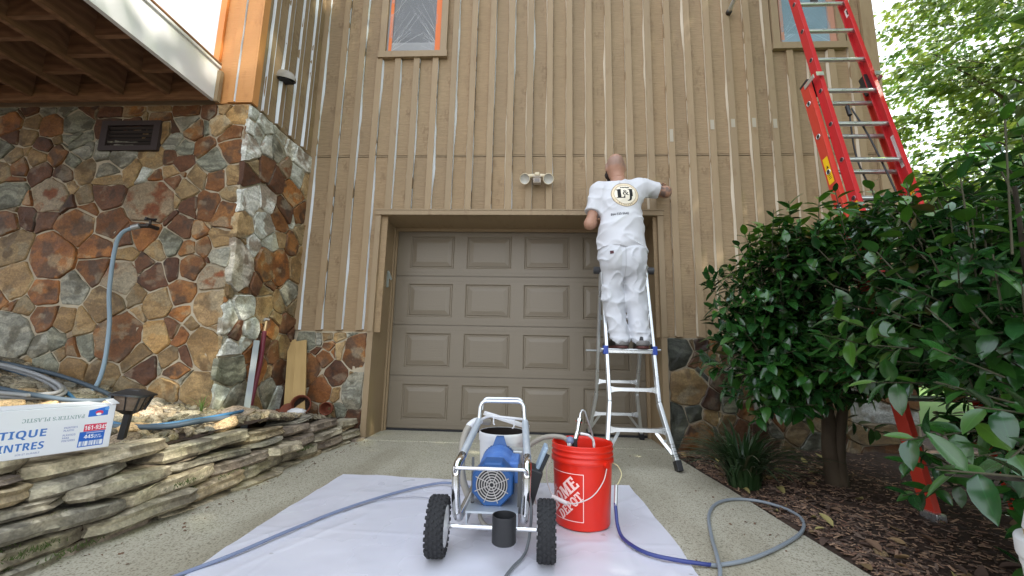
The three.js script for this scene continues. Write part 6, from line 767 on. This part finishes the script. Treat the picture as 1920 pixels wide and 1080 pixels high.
shrub('camellia_shrub', 'dark glossy shrub with a bare forked trunk in front of the right stone base', [3.5, -0.02, 0.98], 71,
  [[[3.18, 1.16, 1.12], [0.42, 0.52, 0.34]], [[3.12, 0.84, 1.15], [0.42, 0.42, 0.32], 0.9, (p) => p.y < 0.58 && p.x > 3.25], [[3.02, 0.94, 1.22], [0.27, 0.36, 0.24], 0.7], [[3.3, 0.8, 1.32], [0.36, 0.3, 0.22], 0.9, (p) => p.y < 0.56], [[3.5, 1.22, 1.12], [0.4, 0.5, 0.36]], [[3.33, 1.5, 1.22], [0.33, 0.26, 0.3], 1.1], [[3.62, 0.92, 1.2], [0.3, 0.34, 0.3], 0.5]],
  [[[3.13, 1.76, 1.35], [-0.1, 1, 0.1], 0.3, 0.7], [[2.97, 1.64, 1.25], [-0.3, 1, 0], 0.3, 0.6], [[2.79, 1.39, 1.2], [-0.8, 0.7, 0.1], 0.3, 0.4], [[2.7, 1.13, 1.25], [-1, 0.35, 0.1], 0.3, 0.2], [[2.69, 0.76, 1.25], [-1, 0.15, 0.1], 0.35, 0.1], [[3.28, 1.78, 1.4], [0.1, 1, 0], 0.3, 0.8], [[3.42, 1.74, 1.3], [0.2, 1, 0], 0.3, 0.6], [[3.0, 0.5, 1.3], [-0.5, -0.5, 0.6], 0.25, 0.1], [[3.15, 0.46, 1.3], [-0.2, -0.6, 0.6], 0.25, 0.1], [[2.86, 0.62, 1.3], [-0.7, -0.3, 0.5], 0.25, 0.1], [[3.3, 0.55, 1.35], [0, -0.4, 0.8], 0.25, 0.1], [[2.74, 0.95, 1.3], [-1, 0.1, 0.3], 0.3, 0.15], [[2.85, 1.52, 1.25], [-0.5, 1, 0.1], 0.3, 0.5], [[3.06, 1.72, 1.3], [0, 1, 0.2], 0.35, 0.7], [[3.2, 1.76, 1.25], [0.3, 1, 0], 0.4, 0.7], [[3.75, 0.35, 1.1], [0.3, -0.2, 0.8], 0.3, 0]],
  [[[[3.5, -0.06, 0.98], [3.48, 0.25, 0.98], [3.47, 0.5, 1.0], [3.38, 0.75, 1.02], [3.3, 1.05, 1.08], [3.2, 1.4, 1.15]], 0.058, 0.014], [[[3.52, -0.06, 0.99], [3.53, 0.3, 1.0], [3.58, 0.6, 1.03], [3.6, 1.0, 1.1], [3.56, 1.4, 1.15]], 0.046, 0.012], [[[3.4, 0.72, 1.02], [3.22, 0.9, 1.12], [3.0, 1.05, 1.18]], 0.02, 0.006], [[[3.47, 0.5, 1.0], [3.3, 0.62, 1.12], [3.05, 0.68, 1.2]], 0.018, 0.006], [[[3.58, 0.65, 1.03], [3.45, 0.95, 1.2], [3.42, 1.3, 1.3]], 0.018, 0.006]], 0.108, 5200, 1.0);
const gap = (p) => p.y < 0.62 && p.x > 2.92 && p.x < 3.3 && p.z < 2.3 && p.z > 1.3;
shrub('camellia_shrub', 'nearer dark glossy shrub filling the right edge of view before the red ladder', [3.42, -0.02, 2.3], 72,
  [[[3.38, 1.2, 1.78], [0.36, 0.42, 0.34], 1, gap], [[3.42, 1.12, 2.15], [0.42, 0.5, 0.4], 1.1, gap], [[3.4, 0.72, 2.5], [0.42, 0.5, 0.36], 0.9], [[3.12, 1.02, 2.35], [0.28, 0.36, 0.3], 0.9, gap], [[3.0, 0.78, 2.62], [0.24, 0.34, 0.24], 0.5], [[3.6, 1.45, 2.25], [0.42, 0.34, 0.42], 1], [[3.35, 1.5, 1.95], [0.3, 0.2, 0.3], 0.8], [[3.45, 0.95, 1.75], [0.34, 0.3, 0.3], 1, gap], [[3.75, 1.0, 2.4], [0.3, 0.5, 0.4], 0.8], [[3.85, 0.8, 1.7], [0.3, 0.5, 0.4], 0.9], [[3.5, 0.42, 2.35], [0.36, 0.34, 0.3], 0.9, gap], [[3.3, 0.3, 2.5], [0.3, 0.26, 0.24], 0.7], [[3.9, 0.6, 2.1], [0.3, 0.5, 0.4], 0.9], [[3.25, 0.85, 1.7], [0.3, 0.22, 0.25], 0.9, gap]],
  [[[2.895, 1.52, 2.75], [0.0, 1, 0.1], 0.42, 0.85, 0.95], [[2.95, 1.4, 2.66], [-0.3, 1, 0], 0.36, 0.7], [[3.0, 1.43, 2.5], [0, 1, 0], 0.3, 0.8], [[3.18, 1.56, 2.1], [-0.1, 1, 0], 0.34, 0.8], [[3.27, 1.7, 1.8], [-0.2, 1, 0.1], 0.36, 0.8], [[3.22, 1.74, 1.62], [-0.2, 1, 0.1], 0.36, 0.85], [[2.86, 0.9, 2.0], [-1, 0.2, 0.1], 0.32, 0.9, 1.1], [[2.92, 1.0, 1.92], [-1, 0.3, 0.1], 0.3, 0.8, 1.1], [[2.72, 0.555, 2.5], [-1, -0.1, 0.2], 0.34, 0.25, 1.1], [[2.5, 0.55, 2.86], [-1, 0.05, 0.0], 0.4, 0.3], [[2.7, 0.56, 2.8], [-0.7, -0.5, 0.1], 0.3, 0.25], [[2.74, 0.68, 2.72], [-0.9, 0.1, 0.1], 0.3, 0.15], [[2.8, 0.72, 2.3], [-0.9, 0, 0.2], 0.34, 0.3], [[2.95, 1.1, 2.6], [-0.9, 0.3, 0.1], 0.3, 0.3], [[3.1, 0.25, 2.0], [-0.9, -0.1, 0.2], 0.3, 0.05], [[3.02, 0.4, 2.1], [-0.9, 0.1, 0.2], 0.3, 0.1]],
  [[[[3.42, -0.06, 2.3], [3.44, 0.3, 2.28], [3.4, 0.8, 2.2], [3.42, 1.3, 2.15]], 0.04, 0.012], [[[3.44, 0.25, 2.28], [3.3, 0.6, 2.45], [3.05, 0.95, 2.6], [2.92, 1.3, 2.72]], 0.018, 0.005], [[[3.43, 0.4, 2.27], [3.36, 0.9, 1.95], [3.3, 1.4, 1.75]], 0.018, 0.005], [[[3.42, 0.3, 2.3], [3.1, 0.45, 2.6], [2.75, 0.52, 2.8], [2.5, 0.54, 2.86]], 0.012, 0.003], [[[3.44, 0.5, 2.25], [3.6, 1.0, 2.25], [3.62, 1.5, 2.25]], 0.018, 0.006]], 0.1, 7400, 0.85);
{ // strap-leaved clump
  const c = thing('liriope_clump', 'clump of dark arching strap leaves at the edge of the drive', 'grass clump', [2.885, 0, 1.06]), r = rng(91), ms = [leafM([0.03, 0.075, 0.02], 0.15, 0.4), leafM([0.045, 0.1, 0.028], 0.2, 0.4), leafM([0.12, 0.12, 0.05], 0.2, 0.5)], geos = [];
  for (let k = 0; k < 9; k++) { const L = 0.4 + 0.18 * r(), b = 0.1 + 0.32 * (k / 9), n = 8, pos = [], idx = []; for (let i = 0; i <= n; i++) { const t = i / n, w = 0.0068 * (1 - Math.pow(t, 3)) + 0.0004, x = b * Math.pow(t, 1.5), y = L * t - (0.5 + 1.5 * b) * L * t * t * 0.62; pos.push(x, y + 0.002, -w, x, y, 0, x, y + 0.002, w); if (i) { const o = (i - 1) * 3; for (const q of [0, 1]) idx.push(o + q, o + q + 1, o + q + 3, o + q + 1, o + q + 4, o + q + 3); } } const g = new THREE.BufferGeometry(); g.setAttribute('position', new THREE.Float32BufferAttribute(pos, 3)); g.setIndex(idx); g.computeVertexNormals(); geos.push(g); }
  for (let i = 0; i < 270; i++) { const m = part('blade', geos[(r() * 9) | 0], ms[r() < 0.06 ? 2 : (r() * 2) | 0], c), a = r() * 6.3, q = 0.09 * Math.sqrt(r()); m.position.set(Math.cos(a) * q, 0, Math.sin(a) * q); m.rotation.set(0, -a + 1.1 * (r() - 0.5), 0.1 * (r() - 0.5)); m.scale.setScalar(0.75 + 0.5 * r()); }
}
{ // litter in the bed: chips, dead leaves, a pale stone chip
  const bed = scene.getObjectByName('planting_bed'), r = rng(101), chip = new THREE.BoxGeometry(1, 0.18, 0.34), ms = [], edge = (z) => lerp(2.72, 3.08, clamp((z - 0.07) / 5.5)), Y = (x, z) => -0.012 + 0.03 * f3(x * 3, 0, z * 3, 3) + 0.022 * f3(x * 16, 5, z * 16, 3) + 0.025 * sstep(2.75, 3.4, x);
  for (let i = 0; i < 9000; i++) { const z = 0.05 + 4 * r() * (0.4 + 0.6 * r()), x = edge(z) + 0.015 + 1.7 * r() * r(), s = 0.008 + 0.03 * r() * r(); ms.push(xform(V(x, Y(x, z) + 0.006 + 0.006 * r(), z), [0.5 * (r() - 0.5), r() * 6.3, 0.5 * (r() - 0.5)], V(s * 1.5, 0.012 * (0.5 + r()), s * 0.9))); }
  instances('bark_chips', chip, mat([0.2, 0.14, 0.105], 0.9), ms, bed, [[1, 1, 1], [0.55, 0.5, 0.5], [1.5, 1.35, 1.2], [0.8, 0.7, 0.65], [2.1, 1.9, 1.6], [0.4, 0.36, 0.36], [1.1, 0.85, 0.75]].map((q) => new THREE.Color(...q)));
  const dead = [mat([0.26, 0.17, 0.08], 0.75), mat([0.17, 0.1, 0.06], 0.8), mat([0.3, 0.25, 0.09], 0.7), mat([0.09, 0.055, 0.04], 0.85)], shapes = [leafGeo(0.5, 0.7, 0.3), leafGeo(0.55, -0.4, -0.3), leafGeo(0.45, 0.9, -0.2)];
  for (let i = 0; i < 150; i++) { const z = 0.2 + 3 * r(), x = edge(z) + 0.03 + 1.2 * r() * r(), m = part('fallen_leaf', shapes[i % 3], dead[(r() * 4) | 0], bed); m.position.set(x, Y(x, z) + 0.016, z); m.rotation.set(0.6 * (r() - 0.5), r() * 6.3, 0.6 * (r() - 0.5)); m.scale.setScalar(0.04 + 0.045 * r()); }
  const ch = part('stone_chip', uvTri(new THREE.DodecahedronGeometry(1, 0)), STONE.t[0], bed, 'pale stone chip on the bark'); ch.position.set(2.995, 0.012, 1.97); ch.scale.set(0.02, 0.008, 0.028); ch.rotation.set(0.3, 0.7, 0.3);
  const gr = thing('leaf_litter', 'few dry leaves and crumbs scattered on the concrete drive', 'leaf litter', [0, 0, 0]); gr.userData.kind = 'stuff'; const lm = []; for (let i = 0; i < 260; i++) { const z = 0.1 + 2.4 * r(), x = r() < 0.6 ? wallX(z) + 0.03 + 0.25 * r() * r() : r() < 0.5 ? 2.7 - 0.4 * r() * r() : 2.6 * r(); if (x > 0.3 && x < 2.17 && z > 1.1) continue; lm.push(xform(V(x, 0.004, z), [0.3 * r(), r() * 6.3, 0.3 * r()], 0.006 + 0.02 * r() * r())); } instances('crumbs', shapes[0], dead[1], lm, gr);
}
{ // white pail cut by the right edge of view
  const p = thing('paint_pail', 'stacked white paint pail at the lower right edge of view by the shrub', 'pail', [2.935, -0.035, 2.75]);
  part('pail_body', lathe([[0.001, 0], [0.118, 0], [0.122, 0.01], [0.132, 0.31], [0.135, 0.318], [0.135, 0.332], [0.131, 0.334], [0.139, 0.338], [0.14, 0.344], [0.14, 0.38], [0.137, 0.386], [0.118, 0.387]], 48), M.white, p); part('liner', lathe([[0.12, 0.384], [0.121, 0.402], [0.118, 0.403]], 48), mat([0.5, 0.38, 0.2], 0.7), p); part('upper_pail', lathe([[0.119, 0.403], [0.122, 0.406], [0.112, 0.45], [0.1, 0.456], [0.001, 0.456]], 48), M.white, p);
}
// trees
const treeLeaf = (() => { const g = leafGeo(0.55, 0.25, 0.2, 2); return g; })();
const TL = [leafM([0.34, 0.5, 0.07], 0.62, 0.6), leafM([0.22, 0.4, 0.06], 0.6, 0.55), leafM([0.5, 0.62, 0.09], 0.6, 0.6), leafM([0.14, 0.26, 0.05], 0.5, 0.55)];
function tree(name, label, base, seed, trunk, limbs, sprays, leaf, per, pick) {
  const t = thing(name, label, 'tree', base), r = rng(seed), B = V(...base), sets = TL.map(() => []), tw = [];
  part('trunk', limb(trunk.map((p) => V(...p).sub(B)), 0.16, 0.05), bark, t);
  limbs.forEach((l) => part('branch', limb(l.map((p) => V(...p).sub(B)), 0.05, 0.012, 7), bark, t));
  for (const [c, dir, R] of sprays) {
    const d = dir.clone().normalize(), side = V(0, 1, 0).cross(d).normalize(), k0 = pick(r);
    tw.push([c.clone().addScaledVector(d, -R), c.clone().addScaledVector(d, R)]);
    for (let i = 0; i < per; i++) { const a = (r() * 2 - 1) * R, w = (r() + r() - 1) * R * 0.75, p = c.clone().addScaledVector(d, a).addScaledVector(side, w).add(V(0, -0.25 * w * w / R - 0.12 * (a / R + 1) * R + 0.14 * R * (r() - 0.5), 0)); const al = d.clone().multiplyScalar(0.6 + 0.4 * r()).addScaledVector(side, Math.sign(w) * (0.4 + 0.6 * r())).add(V(0, 0.5 - 1.3 * r(), 0)); sets[r() < 0.75 ? k0 : (r() * TL.length) | 0].push(basis(p.sub(B), al, V(2.6 * (r() - 0.5), 0.25 + r(), 2.6 * (r() - 0.5)), leaf * (0.7 + 0.6 * r()))); }
  }
  sets.forEach((m, i) => m.length && instances('crown', treeLeaf, TL[i], m, t));
  const tg = part('twigs', tw.map(([a, b]) => rod(a.sub(B).toArray(), b.sub(B).toArray(), 0.01, 0.004, 4)), bark, t); tg.userData.kind = 'stuff';
}
const sprayIn = (seed, n, c, rad, R, test) => { const r = rng(seed), out = []; while (out.length < n) { const u = r() * 2 - 1, ph = r() * 2 * PI, q = Math.sqrt(1 - u * u), k = Math.pow(r(), 0.45), w = V(q * Math.cos(ph), u, q * Math.sin(ph)), p = V(c[0] + w.x * rad[0] * k, c[1] + w.y * rad[1] * k, c[2] + w.z * rad[2] * k); if (test && !test(p)) continue; if (f3(p.x * 0.5 + seed, p.y * 0.7, p.z * 0.5, 2) < -0.17) continue; out.push([p, V(w.x, -0.15 + 0.3 * r(), w.z + 0.01), R * (0.6 + 0.8 * r())]); } return out; };
tree('leafy_tree', 'bright leafy tree rising beyond the right corner of the house', [12.6, -0.1, -4.4], 201, [[12.6, -0.2, -4.4], [12.4, 2.5, -4.3], [12.2, 5.5, -4.2], [12, 9, -4]], [[[12.4, 3, -4.3], [11, 4.5, -3.9], [9.8, 5, -3.7]], [[12.3, 4.5, -4.2], [10.8, 6.3, -4.3], [9.9, 7.2, -4.4]]], sprayIn(1, 660, [11.6, 5.6, -4.0], [2.5, 5.6, 3.0], 0.55), 0.14, 54, (r) => (r() < 0.5 ? 0 : r() < 0.35 ? 1 : r() < 0.8 ? 2 : 3));
tree('leafy_tree', 'darker low leafy tree below the bright one at the right edge', [9.6, -0.1, -0.6], 202, [[9.6, -0.2, -0.6], [9.5, 1.5, -0.6], [9.4, 3.2, -0.5]], [[[9.5, 1.4, -0.6], [8.4, 2.4, -1.0], [7.6, 2.7, -1.3]], [[9.5, 2, -0.6], [10.4, 3.2, 0.2], [11, 3.8, 0.6]]], sprayIn(2, 330, [9.3, 2.9, -0.8], [2.0, 1.7, 1.6], 0.42), 0.13, 60, (r) => (r() < 0.4 ? 1 : r() < 0.6 ? 3 : r() < 0.6 ? 0 : 2));
tree('leafy_tree', 'distant green tree seen through the gap between ladder and leaves', [14.5, -0.1, -13], 203, [[14.5, -0.2, -13], [14.4, 4, -13], [14.2, 8, -13]], [], sprayIn(3, 420, [14.5, 4.6, -13], [5.2, 4.4, 3], 0.8), 0.26, 46, (r) => (r() * 4) | 0);
{ const r = rng(311), sp = []; while (sp.length < 420) sp.push([V(5.2 + 1.3 * r(), 0.15 + 1.7 * r(), 0.5 + 4.6 * r()), V(r() - 0.5, 0.2 * r(), r() - 0.5), 0.24 + 0.14 * r()]);  // unseen leaf screen added to dim light from the right
  tree('added_hedge', 'added leafy screen low behind the glossy shrubs at right, dims side light', [5.8, -0.1, 2.6], 205, [[5.8, -0.2, 2.6], [5.8, 0.6, 2.6], [5.75, 1.3, 2.6]], [[[5.8, 0.3, 2.6], [5.7, 0.7, 1.4], [5.6, 1.0, 0.8]], [[5.8, 0.3, 2.6], [5.7, 0.7, 3.8], [5.6, 1.1, 4.6]]], sp, 0.1, 46, (q) => (q() < 0.5 ? 3 : 1)); }
{ // unseen tree added to shade the house front; crown gaps shaped for sun
  const r = rng(301), sp = []; let n = 0;
  while (n < 980) { const p = V(6.4 + 2.4 * r(), 3.0 + 10.6 * r(), -0.9 + 8.6 * r()), k = (7 - p.x) / 0.72, y = p.y + 0.8 * k, z = p.z + 0.3 * k; if (z > 4.25 + 0.12 * n3(p.y * 2, 1, 1) && y > 11.55 + 0.15 * n3(p.z * 2, 3, 3)) continue; if (z > 4.2 + 0.15 * n3(y * 2, 1, 5) && z < 6.2 && y > 8.25 + 0.15 * n3(z * 2, 3, 8) && y < 10.0 && r() < 0.86) continue; if (p.x < 6.9 && p.z < 0.4 && p.y < 6) continue; sp.push([p, V(r() - 0.5, 0.1 * r(), r() - 0.5), 0.42 + 0.3 * r()]); n++; }
  tree('added_shade_tree', 'tall added shade tree standing right of the drive outside the view', [8.6, -0.1, 4.2], 204, [[8.6, -0.2, 4.2], [8.5, 3, 4.1], [8.2, 7, 4], [7.8, 12, 3.6]], [[[8.5, 3.2, 4.1], [7.6, 5.2, 2.6], [7.2, 6.2, 1.2]], [[8.3, 5, 4], [7.5, 7.4, 5.2], [7.2, 8.4, 6.2]]], sp, 0.2, 52, (q) => (q() * 4) | 0);
}
renderer.render(scene, camera);
